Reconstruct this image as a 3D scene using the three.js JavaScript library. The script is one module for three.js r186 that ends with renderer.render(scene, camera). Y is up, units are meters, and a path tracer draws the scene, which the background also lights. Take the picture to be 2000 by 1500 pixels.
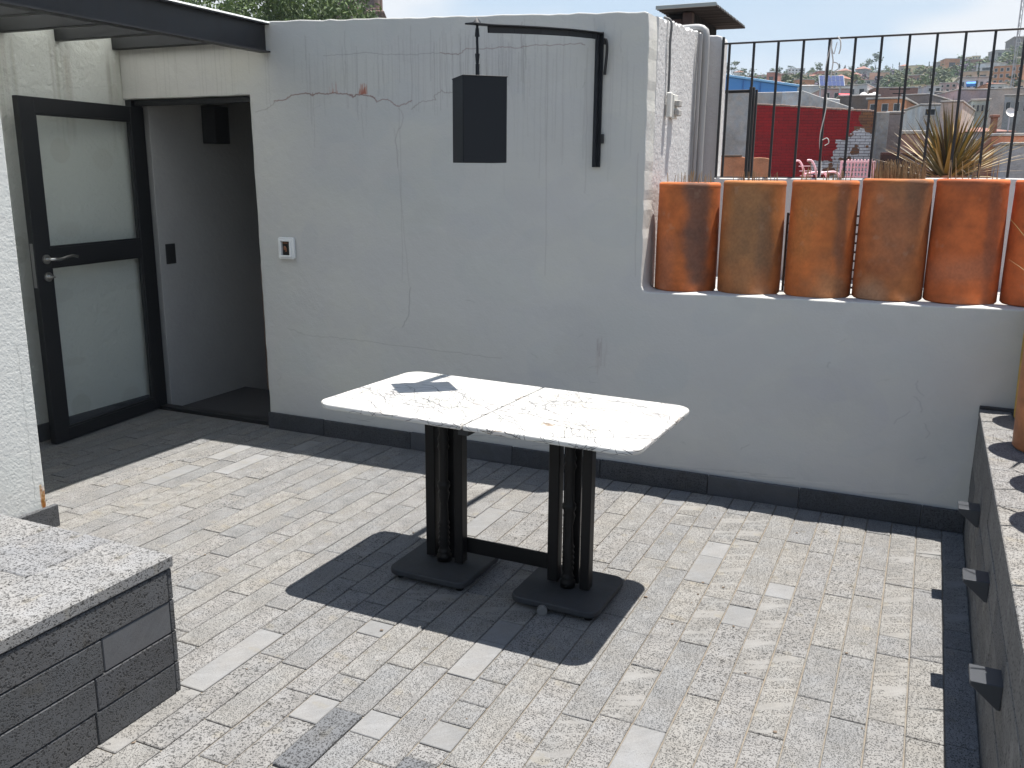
import * as THREE from 'three';
import { mergeGeometries } from 'three/addons/utils/BufferGeometryUtils.js';

// ---------------------------------------------------------------- camera, sky, sun, exposure
const scene = new THREE.Scene();
const camera = new THREE.PerspectiveCamera(46.2, 4 / 3, 0.05, 3000);
camera.position.set(0, 1.6, 4.4144);
camera.rotation.order = 'YXZ';
camera.rotation.set(-0.230588, 0.42849, 0.007926);

const renderer = new THREE.WebGLRenderer({ antialias: true });
renderer.setSize(1024, 768);
renderer.toneMapping = THREE.LinearToneMapping;
renderer.toneMappingExposure = 2.05;
renderer.shadowMap.enabled = true;

const SUN = new THREE.Vector3(0.158, 1, -0.163).normalize();
const sun = new THREE.DirectionalLight(new THREE.Color().setRGB(1, 0.955, 0.89), 5);
sun.position.copy(SUN).multiplyScalar(60);
sun.castShadow = true;
sun.shadow.mapSize.set(4096, 4096);
Object.assign(sun.shadow.camera, { left: -12, right: 12, top: 12, bottom: -12, near: 1, far: 140 });
scene.add(sun); scene.add(sun.target);

// seeded random and periodic value noise
function rng(seed) { let a = seed >>> 0; return () => { a = (a + 0x6D2B79F5) >>> 0; let t = a; t = Math.imul(t ^ (t >>> 15), t | 1); t ^= t + Math.imul(t ^ (t >>> 7), t | 61); return ((t ^ (t >>> 14)) >>> 0) / 4294967296; }; }
const R0 = rng(77);
const rr = (a, b, r = R0) => a + (b - a) * r();
const PERM = (() => { const r = rng(5), p = [...Array(1024).keys()]; for (let i = 1023; i > 0; i--) { const j = Math.floor(r() * (i + 1)); [p[i], p[j]] = [p[j], p[i]]; } const v = new Float32Array(1024); for (let i = 0; i < 1024; i++) v[i] = r(); return { p, v }; })();
function lat(i, j, s) { return PERM.v[(PERM.p[(PERM.p[(i + s * 131) & 1023] + j) & 1023]) & 1023]; }
function vnoise(x, y, per, s = 0) {
  let i = Math.floor(x), j = Math.floor(y); let fx = x - i, fy = y - j;
  fx = fx * fx * (3 - 2 * fx); fy = fy * fy * (3 - 2 * fy);
  const m = (a) => ((a % per) + per) % per;
  const i0 = m(i), i1 = m(i + 1), j0 = m(j), j1 = m(j + 1);
  const a = lat(i0, j0, s), b = lat(i1, j0, s), c = lat(i0, j1, s), d = lat(i1, j1, s);
  return a + (b - a) * fx + (c - a) * fy + (a - b - c + d) * fx * fy;
}
function fbm(u, v, per, oct = 4, s = 0) { let f = 0, a = 0.5, n = 0; for (let o = 0; o < oct; o++) { f += a * vnoise(u * per, v * per, per, s + o); n += a; a *= 0.5; per *= 2; } return f / n; }
const clamp = (x, a = 0, b = 1) => Math.min(b, Math.max(a, x));
const sstep = (a, b, x) => { const t = clamp((x - a) / (b - a)); return t * t * (3 - 2 * t); };
const toS = (l) => Math.round(255 * clamp(l <= 0.0031308 ? 12.92 * l : 1.055 * Math.pow(l, 1 / 2.4) - 0.055));

// sky: pale blue air with thin broken cloud, the same all round
{
  const W = 1024, H = 512, d = new Float32Array(W * H * 4);
  for (let j = 0; j < H; j++) for (let i = 0; i < W; i++) {
    const el = ((j + 0.5) / H - 0.5) * Math.PI, az = ((i + 0.5) / W - 0.5) * 2 * Math.PI;
    const up = Math.max(0, Math.sin(el)), k = sstep(0.06, 0.85, up);
    let r = 0.295 + (0.08 - 0.295) * k, g = 0.37 + (0.15 - 0.37) * k, b = 0.45 + (0.30 - 0.45) * k;
    const px = Math.cos(az) / (up + 0.16), py = Math.sin(az) / (up + 0.16);
    const c = fbm(px * 0.05 + 0.31, py * 0.05 + 0.77, 9, 6, 11), c2 = fbm(px * 0.11 + 0.2, py * 0.11 + 0.5, 11, 5, 31);
    const low = fbm(az * 0.42 + 4.1, el * 1.5 + 0.3, 8, 6, 51), lw = 1 - sstep(0.1, 0.5, up);
    const cl = Math.max(sstep(0.50, 0.72, c * 0.72 + c2 * 0.28) * 0.75, sstep(0.45, 0.66, low) * 0.9 * lw);
    r += (0.45 - r) * cl; g += (0.46 - g) * cl; b += (0.475 - b) * cl;
    if (el < 0) { r = 0.3; g = 0.3; b = 0.29; }
    const o = (j * W + i) * 4; d[o] = r; d[o + 1] = g; d[o + 2] = b; d[o + 3] = 1;
  }
  const t = new THREE.DataTexture(d, W, H, THREE.RGBAFormat, THREE.FloatType);
  t.mapping = THREE.EquirectangularReflectionMapping; t.magFilter = THREE.LinearFilter; t.minFilter = THREE.LinearFilter; t.needsUpdate = true;
  scene.background = t; scene.environment = t;
}

// ---------------------------------------------------------------- helpers
const used = {};
function numbered(n) { const k = used[n] = (used[n] ?? -1) + 1; return k ? `${n}_${String(k).padStart(3, '0')}` : n; }
function tag(o, label, category, group, kind) { if (label) o.userData.label = label; if (category) o.userData.category = category; if (group) o.userData.group = group; if (kind) o.userData.kind = kind; return o; }
function mk(name, geo, mat, parent) { const m = new THREE.Mesh(geo, mat); m.name = parent === scene ? numbered(name) : name; m.castShadow = m.receiveShadow = true; parent.add(m); return m; }
function thing(name, label, category, pos = [0, 0, 0], yaw = 0, group) { const g = new THREE.Group(); g.name = numbered(name); scene.add(g); g.position.set(...pos); g.rotation.y = yaw; return tag(g, label, category, group); }
function solo(name, geo, mat, label, category, group) { return tag(mk(name, geo, mat, scene), label, category, group); }
function structure(name, geo, mat) { return tag(mk(name, geo, mat, scene), null, null, null, 'structure'); }
function clone(o, label) { const c = o.clone(); c.name = numbered(o.name.replace(/_\d{3}$/, '')); c.userData = { ...o.userData }; if (label) c.userData.label = label; scene.add(c); return c; }
const at = (g, x, y, z) => g.translate(x, y, z);
function plain(g) { const q = g.index ? g.toNonIndexed() : g; for (const k of Object.keys(q.attributes)) if (!['position', 'normal', 'uv'].includes(k)) q.deleteAttribute(k); if (!q.attributes.uv) q.setAttribute('uv', new THREE.BufferAttribute(new Float32Array(q.attributes.position.count * 2), 2)); return q; }
const join = (l) => mergeGeometries(l.map(plain), false);
// chamfered box centred on the origin, uv in metres
function cbox(w, h, d, b = 0.002, ou = 0, ov = 0) {
  const e = [w / 2, h / 2, d / 2], pos = [], nor = [], uv = [];
  b = Math.min(b, e[0] * 0.9, e[1] * 0.9, e[2] * 0.9);
  const V = (s, a) => [0, 1, 2].map((k) => s[k] * (k === a ? e[k] : e[k] - b));
  const tri = (p, q, r) => {
    const u = [q[0] - p[0], q[1] - p[1], q[2] - p[2]], v = [r[0] - p[0], r[1] - p[1], r[2] - p[2]];
    let n = [u[1] * v[2] - u[2] * v[1], u[2] * v[0] - u[0] * v[2], u[0] * v[1] - u[1] * v[0]];
    const l = Math.hypot(...n) || 1; n = n.map((x) => x / l);
    if (n[0] * (p[0] + q[0] + r[0]) + n[1] * (p[1] + q[1] + r[1]) + n[2] * (p[2] + q[2] + r[2]) < 0) { [q, r] = [r, q]; n = n.map((x) => -x); }
    const ab = n.map(Math.abs), ax = ab[0] > ab[1] && ab[0] > ab[2] ? 0 : ab[1] > ab[2] ? 1 : 2;
    for (const P of [p, q, r]) { pos.push(...P); nor.push(...n); uv.push(...(ax === 0 ? [P[2] + ou, P[1] + ov] : ax === 1 ? [P[0] + ou, P[2] + ov] : [P[0] + ou, P[1] + ov])); }
  };
  const quad = (p, q, r, s) => { tri(p, q, r); tri(p, r, s); };
  for (let a = 0; a < 3; a++) {
    const i = (a + 1) % 3, j = (a + 2) % 3;
    for (const s of [-1, 1]) { const c = [[-1, -1], [1, -1], [1, 1], [-1, 1]].map(([x, y]) => { const t = []; t[a] = s; t[i] = x; t[j] = y; return V(t, a); }); quad(...c); }
    for (const s of [-1, 1]) for (const t of [-1, 1]) { const m = (k, f) => { const q = []; q[a] = k; q[i] = s; q[j] = t; return V(q, f); }; quad(m(-1, i), m(1, i), m(1, j), m(-1, j)); }
  }
  for (const x of [-1, 1]) for (const y of [-1, 1]) for (const z of [-1, 1]) tri(V([x, y, z], 0), V([x, y, z], 1), V([x, y, z], 2));
  const g = new THREE.BufferGeometry();
  g.setAttribute('position', new THREE.Float32BufferAttribute(pos, 3)); g.setAttribute('normal', new THREE.Float32BufferAttribute(nor, 3)); g.setAttribute('uv', new THREE.Float32BufferAttribute(uv, 2));
  return g;
}
const span = (x0, x1, y0, y1, z0, z1, b = 0.003, ou, ov) => at(cbox(x1 - x0, y1 - y0, z1 - z0, b, ou, ov), (x0 + x1) / 2, (y0 + y1) / 2, (z0 + z1) / 2);
const V3 = (x, y, z) => new THREE.Vector3(x, y, z);
function tube(pts, r, seg = 24, rad = 8) { return new THREE.TubeGeometry(new THREE.CatmullRomCurve3(pts.map((p) => V3(...p))), seg, r, rad, false); }
function bar(a, b, w, h = w) { const A = V3(...a), B = V3(...b), L = A.distanceTo(B); const g = cbox(w, h, L, 0.0015); const o = new THREE.Object3D(); o.position.copy(A).add(B).multiplyScalar(0.5); o.lookAt(B); o.updateMatrix(); return g.applyMatrix4(o.matrix); }
function lathe(pts, seg = 40) { return new THREE.LatheGeometry(pts.map((p) => new THREE.Vector2(...p)), seg); }
function extrude(pts, depth, bev = 0, segs = 1) { const s = new THREE.Shape(pts.map((p) => new THREE.Vector2(...p))); return new THREE.ExtrudeGeometry(s, { depth: depth - 2 * bev, bevelEnabled: bev > 0, bevelSize: bev, bevelThickness: bev, bevelOffset: -bev, bevelSegments: segs }); }
function roundRect(w, d, r, n = 8) { const p = []; for (const [cx, cz, a] of [[w / 2 - r, d / 2 - r, 0], [-w / 2 + r, d / 2 - r, 1], [-w / 2 + r, -d / 2 + r, 2], [w / 2 - r, -d / 2 + r, 3]]) for (let k = 0; k <= n; k++) { const t = (a + k / n) * Math.PI / 2; p.push([cx + r * Math.cos(t), cz + r * Math.sin(t)]); } return p; }

// textures
function dataTex(n, m, fn, colour) {
  const d = new Uint8Array(n * m * 4);
  for (let j = 0; j < m; j++) for (let i = 0; i < n; i++) { const c = fn(i / n, j / m), o = (j * n + i) * 4; if (colour) { d[o] = toS(c[0]); d[o + 1] = toS(c[1]); d[o + 2] = toS(c[2]); } else d[o] = d[o + 1] = d[o + 2] = Math.round(255 * clamp(c)); d[o + 3] = 255; }
  const t = new THREE.DataTexture(d, n, m); t.wrapS = t.wrapT = THREE.RepeatWrapping; t.magFilter = THREE.LinearFilter; t.minFilter = THREE.LinearMipmapLinearFilter; t.generateMipmaps = true; if (colour) t.colorSpace = THREE.SRGBColorSpace; t.needsUpdate = true; return t;
}
function rep(t, metres) { const c = t.clone(); c.repeat.set(1 / metres, 1 / metres); c.needsUpdate = true; return c; }
const lin = (r, g, b) => new THREE.Color().setRGB(r, g, b);
function std(c, rough = 0.8, o = {}) { return new THREE.MeshStandardMaterial({ color: Array.isArray(c) ? lin(...c) : c, roughness: rough, ...o }); }

// volcanic stone: pores of a few millimetres, grain, faint patches
function stoneTex(sets, seed, patch = 0, contrast = 0.68) {
  const n = 1024, p = new Float32Array(n * n), r = rng(seed * 13 + 5);
  const open_ = (u, v) => patch ? sstep(patch - 0.05, patch + 0.05, 0.3 * fbm(u, v, 5, 4, seed + 80) + 0.7 * vnoise((u + 2 * v) * 7, (v - u) * 2, 7, seed + 82)) : 1;
  for (const [count, r0, r1] of sets) for (let k = 0; k < count; k++) {
    const cx = r() * n, cy = r() * n, R = (r0 + (r1 - r0) * r() * r()) * n / 310, q = 0.45 + 0.5 * r(), a = r() * 3.14, ca = Math.cos(a), sa = Math.sin(a), dk = (0.55 + 0.45 * r()) * open_(cx / n, cy / n), m = Math.ceil(R * 1.3), w1 = r() * 6, wob = 0.25 * r();
    if (dk < 0.08) continue;
    for (let y = -m; y <= m; y++) for (let x = -m; x <= m; x++) { const X = (x * ca + y * sa) / R, Y = (y * ca - x * sa) / (R * q), d = Math.hypot(X, Y) * (1 + wob * Math.sin(3 * Math.atan2(Y, X) + w1)); if (d > 1.1) continue; const o = ((Math.round(cy + y) + n * 2) % n) * n + (Math.round(cx + x) + n * 2) % n; p[o] = Math.max(p[o], dk * (1 - sstep(0.65, 1.1, d))); }
  }
  const idx = (u, v) => Math.floor(v * n) * n + Math.floor(u * n);
  const map = dataTex(n, n, (u, v) => {
    const g = 0.83 + 0.30 * (fbm(u, v, 5, 4, seed + 7) - 0.4) + 0.16 * (vnoise(u * 128, v * 128, 128, seed + 9) - 0.5) + 0.20 * (vnoise(u * 256, v * 256, 256, seed + 10) - 0.5) + (patch ? 0.05 * sstep(0.6, 0.8, vnoise((u + v) * 24, v * 5, 24, seed + 12)) : 0);
    const w = fbm(u, v, 4, 3, seed + 15) - 0.5, s = clamp(g, 0, 1.08) * (1 - contrast * p[idx(u, v)]) * 0.9;
    const tan = 0.5 * sstep(0.66, 0.78, fbm(u, v, 5, 4, seed + 33)); return [s * (1 + 0.05 * w), s * (1 - 0.06 * tan), s * (1 - 0.07 * w) * (1 - 0.2 * tan)];
  }, true);
  const bump = dataTex(n, n, (u, v) => (1 - p[idx(u, v)]) * 0.85 + 0.15 * vnoise(u * 256, v * 256, 256, seed + 9));
  return { map, bump };
}
const ST = { fine: stoneTex([[4200, 1.2, 2.7], [1500, 0.8, 1.4]], 2, 0, 0.80), mid: stoneTex([[2700, 1.5, 3.6], [1500, 0.9, 1.6]], 21, 0, 0.82), coarse: stoneTex([[1100, 2, 6], [2400, 1.0, 2.4]], 44, 0, 0.84), smooth: stoneTex([[1500, 0.9, 2.4]], 63, 0.58, 0.5), streak: stoneTex([[3600, 1.3, 3.2], [1200, 0.8, 1.5]], 84, 0.40, 0.8) };
const TILE = 0.31;
function stone(kind, c, o = {}) { const t = ST[kind]; return std(c, 0.93, { map: rep(t.map, TILE), bumpMap: rep(t.bump, TILE), bumpScale: kind === 'smooth' ? 0.0006 : 0.0022, ...o }); }

// stucco relief
const stuccoBump = dataTex(1024, 1024, (u, v) => 0.55 * fbm(u, v, 40, 3, 120) + 0.3 * fbm(u, v, 12, 2, 130) + 0.15 * vnoise(u * 256, v * 256, 256, 140));
const mottle = dataTex(512, 512, (u, v) => { const g = 0.93 + 0.12 * (fbm(u, v, 6, 5, 150) - 0.5) + 0.05 * (vnoise(u * 128, v * 128, 128, 155) - 0.5); return [g, g, g]; }, true);
const grime = dataTex(512, 512, (u, v) => { const g = 0.72 + 0.5 * (fbm(u, v, 8, 5, 160) - 0.4) + 0.2 * (vnoise(u * 128, v * 128, 128, 165) - 0.5); const w = fbm(u, v, 12, 3, 170) - 0.5; return [clamp(g * (1 + 0.2 * w)), clamp(g), clamp(g * (1 - 0.2 * w))]; }, true);
const BLACK = std([0.011, 0.012, 0.014], 0.5, { bumpMap: rep(grime, 0.4), bumpScale: 0.0004 });
const BLACKDULL = std([0.011, 0.012, 0.014], 0.65);
// ---------------------------------------------------------------- terrace floor
const PALETTE = {
  fine: [[0.237, 0.234, 0.230], [0.249, 0.244, 0.234], [0.224, 0.224, 0.223]].map((c) => stone('fine', c)),
  mid: [[0.244, 0.239, 0.233], [0.228, 0.226, 0.223], [0.252, 0.244, 0.230]].map((c) => stone('mid', c)),
  coarse: [[0.244, 0.239, 0.232], [0.228, 0.224, 0.219]].map((c) => stone('coarse', c)),
  smooth: [[0.228, 0.228, 0.227], [0.204, 0.205, 0.205]].map((c) => stone('smooth', c)),
  streak: [[0.231, 0.226, 0.217], [0.244, 0.237, 0.224]].map((c) => stone('streak', c)),
  dark: [stone('coarse', [0.135, 0.14, 0.148])],
};
const SMOOTH = [[-2.04, 2.307, 0.4], [-0.738, 0.70, 0.17], [-0.728, 0.93, 0.27], [-1.277, 1.76, 0.16], [-1.198, 1.97, 0.24], [-1.557, 2.43, 0.13], [-1.325, 2.42, 0.12], [-1.143, 2.38, 0.12], [-0.603, 2.22, 0.26], [-0.508, 1.27, 0.16], [-0.389, 0.99, 0.13], [-1.749, 0.85, 0.36], [-3.544, 0.52, 0.3], [-3.382, 0.667, 0.36], [-3.609, 0.974, 0.34], [-3.258, 0.227, 0.2], [-1.042, 0.19, 0.1], [-1.68, 1.93, 0.1]];
const DARK = [[-1.419, 2.55, 0.3], [-1.175, 2.58, 0.14]];
const STREAK = [[0.036, 1.723], [0.05, 0.536], [0.04, 0.95], [-0.418, 1.347], [-0.586, 1.254], [-0.568, 1.055], [-0.641, 1.39]];
const COARSE = [[-1.832, 2.607], [-1.704, 2.575], [-1.752, 2.734], [-1.822, 2.818], [-1.594, 2.659], [-1.654, 2.739], [-0.372, 1.407], [-0.473, 1.532], [-0.328, 1.22]];
const grout = std([0.22, 0.195, 0.16], 0.97, { map: rep(grime, 0.31), bumpMap: rep(grime, 0.17), bumpScale: 0.003 });
const floor = structure('terrace_floor', span(-4.95, 2.4, -4, -0.0058, -0.14, 5.6, 0.01), grout);
{
  const r = rng(401), W = 0.1063, list = [];
  for (let i = 0; i < 49; i++) {
    const x1 = 0.283 - 0.0915 - (i - 1) * W, x0 = x1 - W, first = i === 0;
    const xa = first ? 0.1915 : x0, xb = first ? 0.283 : x1;
    if (xb < -4.75) break;
    let z = -0.02 - r() * 0.25;
    const fix = [...SMOOTH, ...DARK].filter(([x]) => x > xa && x < xb).sort((p, q) => p[1] - q[1]);
    while (z < 4.7) {
      let L = 0.28 + 0.36 * r(); if (r() < 0.08) L = 0.14;
      const nx = fix.find((q) => q[1] - q[2] / 2 > z - 0.005); if (nx) { const s = nx[1] - nx[2] / 2; if (s - z < 0.012) L = nx[2]; else if (z + L > s - 0.1) L = s - z; }
      const z1 = z + L; let za = Math.max(z, -0.015);
      const cut = xb < -3.6 && xb > -4.8 ? 1.9 : 99;
      if (z1 - za > 0.03 && za < cut) list.push({ xa, xb, za, zb: Math.min(z1, 4.7) });
      z = z1;
    }
  }
  const inside = (p, set) => set.some(([x, z]) => x > p.xa && x < p.xb && z > p.za && z < p.zb);
  camera.updateMatrixWorld(); camera.updateProjectionMatrix();
  for (const p of list) {
    const g = 0.0034 + r() * 0.0022;
    p.kind = inside(p, DARK) ? 'dark' : inside(p, SMOOTH) ? 'smooth' : inside(p, STREAK) ? 'streak' : inside(p, COARSE) ? 'coarse' : null;
    if (!p.kind) { const t = r(); p.kind = t < 0.48 ? 'fine' : t < 0.87 ? 'mid' : t < 0.92 ? 'coarse' : 'streak'; }
    p.mat = PALETTE[p.kind][Math.floor(r() * PALETTE[p.kind].length)];
    const dy = (r() - 0.5) * 0.0026 + (p.kind === 'dark' ? 0.004 : 0);
    p.geo = cbox(p.xb - p.xa - g, 0.03, p.zb - p.za - g, 0.0018 + r() * 0.0014, r() * 7, r() * 7);
    p.geo.rotateX((r() - 0.5) * 0.004).rotateZ((r() - 0.5) * 0.008);
    p.pos = [(p.xa + p.xb) / 2, -0.015 + dy, (p.za + p.zb) / 2];
    const c = V3(...p.pos).project(camera), dist = Math.hypot(p.pos[0], 1.6, p.pos[2] - 4.41);
    p.score = (Math.abs(c.x) < 1.04 && Math.abs(c.y) < 1.05 && c.z < 1 && !(p.pos[0] < -2.0 && p.pos[2] > 2.55)) ? (p.xb - p.xa) * (p.zb - p.za) / Math.pow(dist, 3) : -dist;
  }
  list.sort((a, b) => b.score - a.score);
  list.slice(0, 300).forEach((p) => { const m = mk('paver', p.geo, p.mat, floor); m.position.set(...p.pos); });
  const by = new Map();
  for (const p of list.slice(300)) { p.geo.translate(...p.pos); if (!by.has(p.mat)) by.set(p.mat, []); by.get(p.mat).push(p.geo); }
  for (const [m, gs] of by) tag(mk('paver_field', join(gs), m, floor), null, null, null, 'stuff');
}
// ---------------------------------------------------------------- walls
// stains, drips and hairline cracks of the grey back wall, drawn at their real place (x -4.8..2.4, y 0..2.5)
const wallMap = (() => {
  const W = 2048, H = 1024, cv = document.createElement('canvas'); cv.width = W; cv.height = H; const c = cv.getContext('2d'), r = rng(91);
  const X = (x) => (x + 4.8) / 7.2 * W, Y = (y) => H - y / 2.5 * H;
  c.fillStyle = 'rgb(235,235,233)'; c.fillRect(0, 0, W, H);
  for (let k = 0; k < 900; k++) { const x = r() * W, y = r() * H, s = 15 + r() * 70; c.fillStyle = r() < 0.5 ? `rgba(205,209,214,${0.03 + r() * 0.05})` : `rgba(252,250,243,${0.03 + r() * 0.05})`; c.beginPath(); c.ellipse(x, y, s, s * (0.4 + r() * 0.6), r() * 3, 0, 7); c.fill(); }
  const line = (pts, w, col) => { c.strokeStyle = col; c.lineWidth = w; c.beginPath(); pts.forEach(([x, y], i) => { const px = X(x) + (r() - 0.5) * 2, py = Y(y) + (r() - 0.5) * 2; i ? c.lineTo(px, py) : c.moveTo(px, py); }); c.stroke(); };
  const jag = (pts, n = 7, amp = 0.005) => { const o = []; for (let i = 0; i < pts.length - 1; i++) for (let k = 0; k < n; k++) { const t = k / n; o.push([pts[i][0] + (pts[i + 1][0] - pts[i][0]) * t + (r() - 0.5) * amp, pts[i][1] + (pts[i + 1][1] - pts[i][1]) * t + (r() - 0.5) * amp]); } o.push(pts[pts.length - 1]); return o; };
  // rain runs from the coping
  for (let k = 0; k < 150; k++) { const x = -3.45 + Math.pow(r(), 0.8) * 1.5, y0 = 2.36 - r() * 0.2, l = 0.1 + r() * 0.3; line(jag([[x, y0], [x + (r() - 0.5) * 0.006, y0 - l]], 5, 0.002), 0.8 + r() * 1.1, `rgba(150,144,144,${0.05 + r() * 0.16})`); }
  for (let k = 0; k < 70; k++) { const x = -2.3 + r() * 1.0, y0 = 2.34 - r() * 0.25, l = 0.1 + r() * 0.55; line(jag([[x, y0], [x, y0 - l]], 6, 0.002), 0.7 + r(), `rgba(152,146,146,${0.04 + r() * 0.12})`); }
  for (let k = 0; k < 34; k++) { const x = -4.7 + r() * 1.1, y0 = 2.4, l = 0.1 + r() * 0.4; line(jag([[x, y0], [x, y0 - l]], 6, 0.002), 0.8 + r(), `rgba(145,146,142,${0.05 + r() * 0.13})`); }
  const red = 'rgba(135,82,74,0.5)', dim = 'rgba(140,124,122,0.38)', soft = 'rgba(150,146,146,0.4)';
  const A = [[-3.56, 1.994], [-3.477, 2.002], [-3.429, 2.024], [-3.344, 2.034], [-3.31, 2.032], [-3.282, 2.02], [-3.252, 2.033], [-3.195, 2.025], [-3.137, 2.03], [-3.081, 2.024], [-3.025, 2.019], [-3.005, 2.003], [-2.989, 2.015], [-2.945, 2.016], [-2.891, 2.006], [-2.867, 1.999]];
  line(jag(A), 2.0, red); line(jag(A), 1.2, dim);
  line(jag([[-2.868, 1.996], [-2.853, 1.977], [-2.813, 1.989], [-2.76, 1.978], [-2.737, 1.955], [-2.711, 1.95], [-2.669, 1.96], [-2.627, 1.978]]), 1.8, 'rgba(135,92,88,0.45)');
  line(jag([[-2.632, 1.931], [-2.609, 1.949], [-2.564, 1.97], [-2.482, 1.977], [-2.489, 1.999], [-2.442, 2.023], [-2.424, 2.012], [-2.38, 2.011]]), 1.5, dim);
  line(jag([[-3.201, 2.232], [-3.072, 2.23], [-2.93, 2.236], [-2.814, 2.222], [-2.663, 2.215], [-2.559, 2.211], [-2.494, 2.217], [-2.407, 2.207], [-2.336, 2.199]]), 1.3, soft);
  line(jag([[-2.711, 1.942], [-2.685, 1.904], [-2.698, 1.841], [-2.718, 1.823], [-2.738, 1.766], [-2.721, 1.689], [-2.73, 1.624]]), 1.2, 'rgba(150,138,136,0.3)');
  line(jag([[-2.448, 2.212], [-2.337, 2.201], [-2.295, 2.226], [-2.153, 2.221], [-2.072, 2.226], [-1.999, 2.218], [-1.92, 2.226], [-1.749, 2.221], [-1.673, 2.223], [-1.635, 2.216]]), 1.5, 'rgba(135,102,100,0.42)');
  for (const [a, b] of [[[-3.59, 2.259], [-3.587, 1.974]], [[-3.277, 2.026], [-3.284, 1.729]], [[-2.707, 1.942], [-2.709, 1.0]], [[-2.955, 1.967], [-2.946, 1.786]], [[-2.447, 2.209], [-2.447, 2.022]], [[-1.834, 2.207], [-1.828, 1.066]], [[-2.743, 1.835], [-2.663, 0.962]], [[-1.347, 1.696], [-1.336, 1.092]], [[-1.62, 2.2], [-1.615, 1.5]], [[-4.29, 2.4], [-4.29, 2.05]], [[-4.46, 2.35], [-4.46, 2.06]]]) line(jag([a, b], 10, 0.004), 1.2, 'rgba(160,152,150,0.22)');
  line(jag([[-3.549, 0.657], [-3.396, 0.621], [-3.17, 0.624], [-2.951, 0.618], [-2.336, 0.605], [-2.08, 0.599]], 9, 0.008), 1.3, 'rgba(160,157,156,0.35)');
  line(jag([[-3.55, 1.99], [-3.62, 1.95], [-3.7, 1.94]]), 1.4, dim); line(jag([[-2.66, 0.96], [-2.67, 0.80], [-2.72, 0.722]]), 1.8, 'rgba(130,132,132,0.3)');
  // rust bleeding over the crack
  for (let k = 0; k < 46; k++) { const q = r() < 0.7, x = (q ? -2.94 : -3.14) + (r() - 0.5) * 0.06, y = q ? 2.018 : 2.03; line([[x, y], [x, y + 0.01 + r() * 0.05]], 1.6, `rgba(190,80,50,${0.08 + r() * 0.2})`); }
  for (let k = 0; k < 9; k++) { const x = -1.5 + (r() - 0.5) * 0.12, y = 0.78 - r() * 0.1; line([[x, y], [x, y - 0.05 - r() * 0.18]], 1.4, `rgba(150,126,124,${0.08 + r() * 0.16})`); }
  // blistered plaster near the planter corner
  for (let k = 0; k < 9; k++) { const x = 0.02 + (r() - 0.5) * 0.16, y = 0.52 + (r() - 0.5) * 0.22, p = []; for (let i = 0; i < 9; i++) p.push([x + 0.035 * Math.sin(i * 0.28 + k) + (r() - 0.5) * 0.006, y + i * 0.009]); line(p, 1.4, `rgba(${k % 2 ? '150,152,154' : '252,252,250'},0.22)`); }
  for (let k = 0; k < 40; k++) { const x = -3.6 + r() * 3.8; line(jag([[x, 0.115 + r() * 0.03], [x + 0.1 + r() * 0.2, 0.115 + r() * 0.04]], 6, 0.006), 1.6, `rgba(${r() < 0.5 ? '165,165,165' : '250,250,248'},${0.15 + r() * 0.2})`); }
  // short trowel scars and peeled flakes
  for (let k = 0; k < 60; k++) { const x = -3.7 + r() * 3.9, y = 0.15 + r() * 1.9; if (y > 1 && x > -1.3) continue; line(jag([[x, y], [x + (r() - 0.5) * 0.12, y + (r() - 0.5) * 0.07]], 5, 0.012), 1.0, `rgba(${r() < 0.5 ? '130,130,130' : '250,250,250'},${0.12 + r() * 0.2})`); }
  const t = new THREE.CanvasTexture(cv); t.colorSpace = THREE.SRGBColorSpace; t.wrapS = t.wrapT = THREE.ClampToEdgeWrapping; t.repeat.set(1 / 7.2, 1 / 2.5); t.offset.set(4.8 / 7.2, 0); return t;
})();
const WALL = std([0.615, 0.607, 0.588], 0.9, { map: wallMap, bumpMap: rep(stuccoBump, 1.6), bumpScale: 0.0035 });
const WALLPLAIN = std([0.54, 0.54, 0.53], 0.9, { map: rep(mottle, 1.1), bumpMap: rep(stuccoBump, 1.2), bumpScale: 0.004 });
const STUCCO = std([0.56, 0.555, 0.55], 0.92, { map: rep(mottle, 0.9), bumpMap: rep(stuccoBump, 0.6), bumpScale: 0.0045 });
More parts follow.
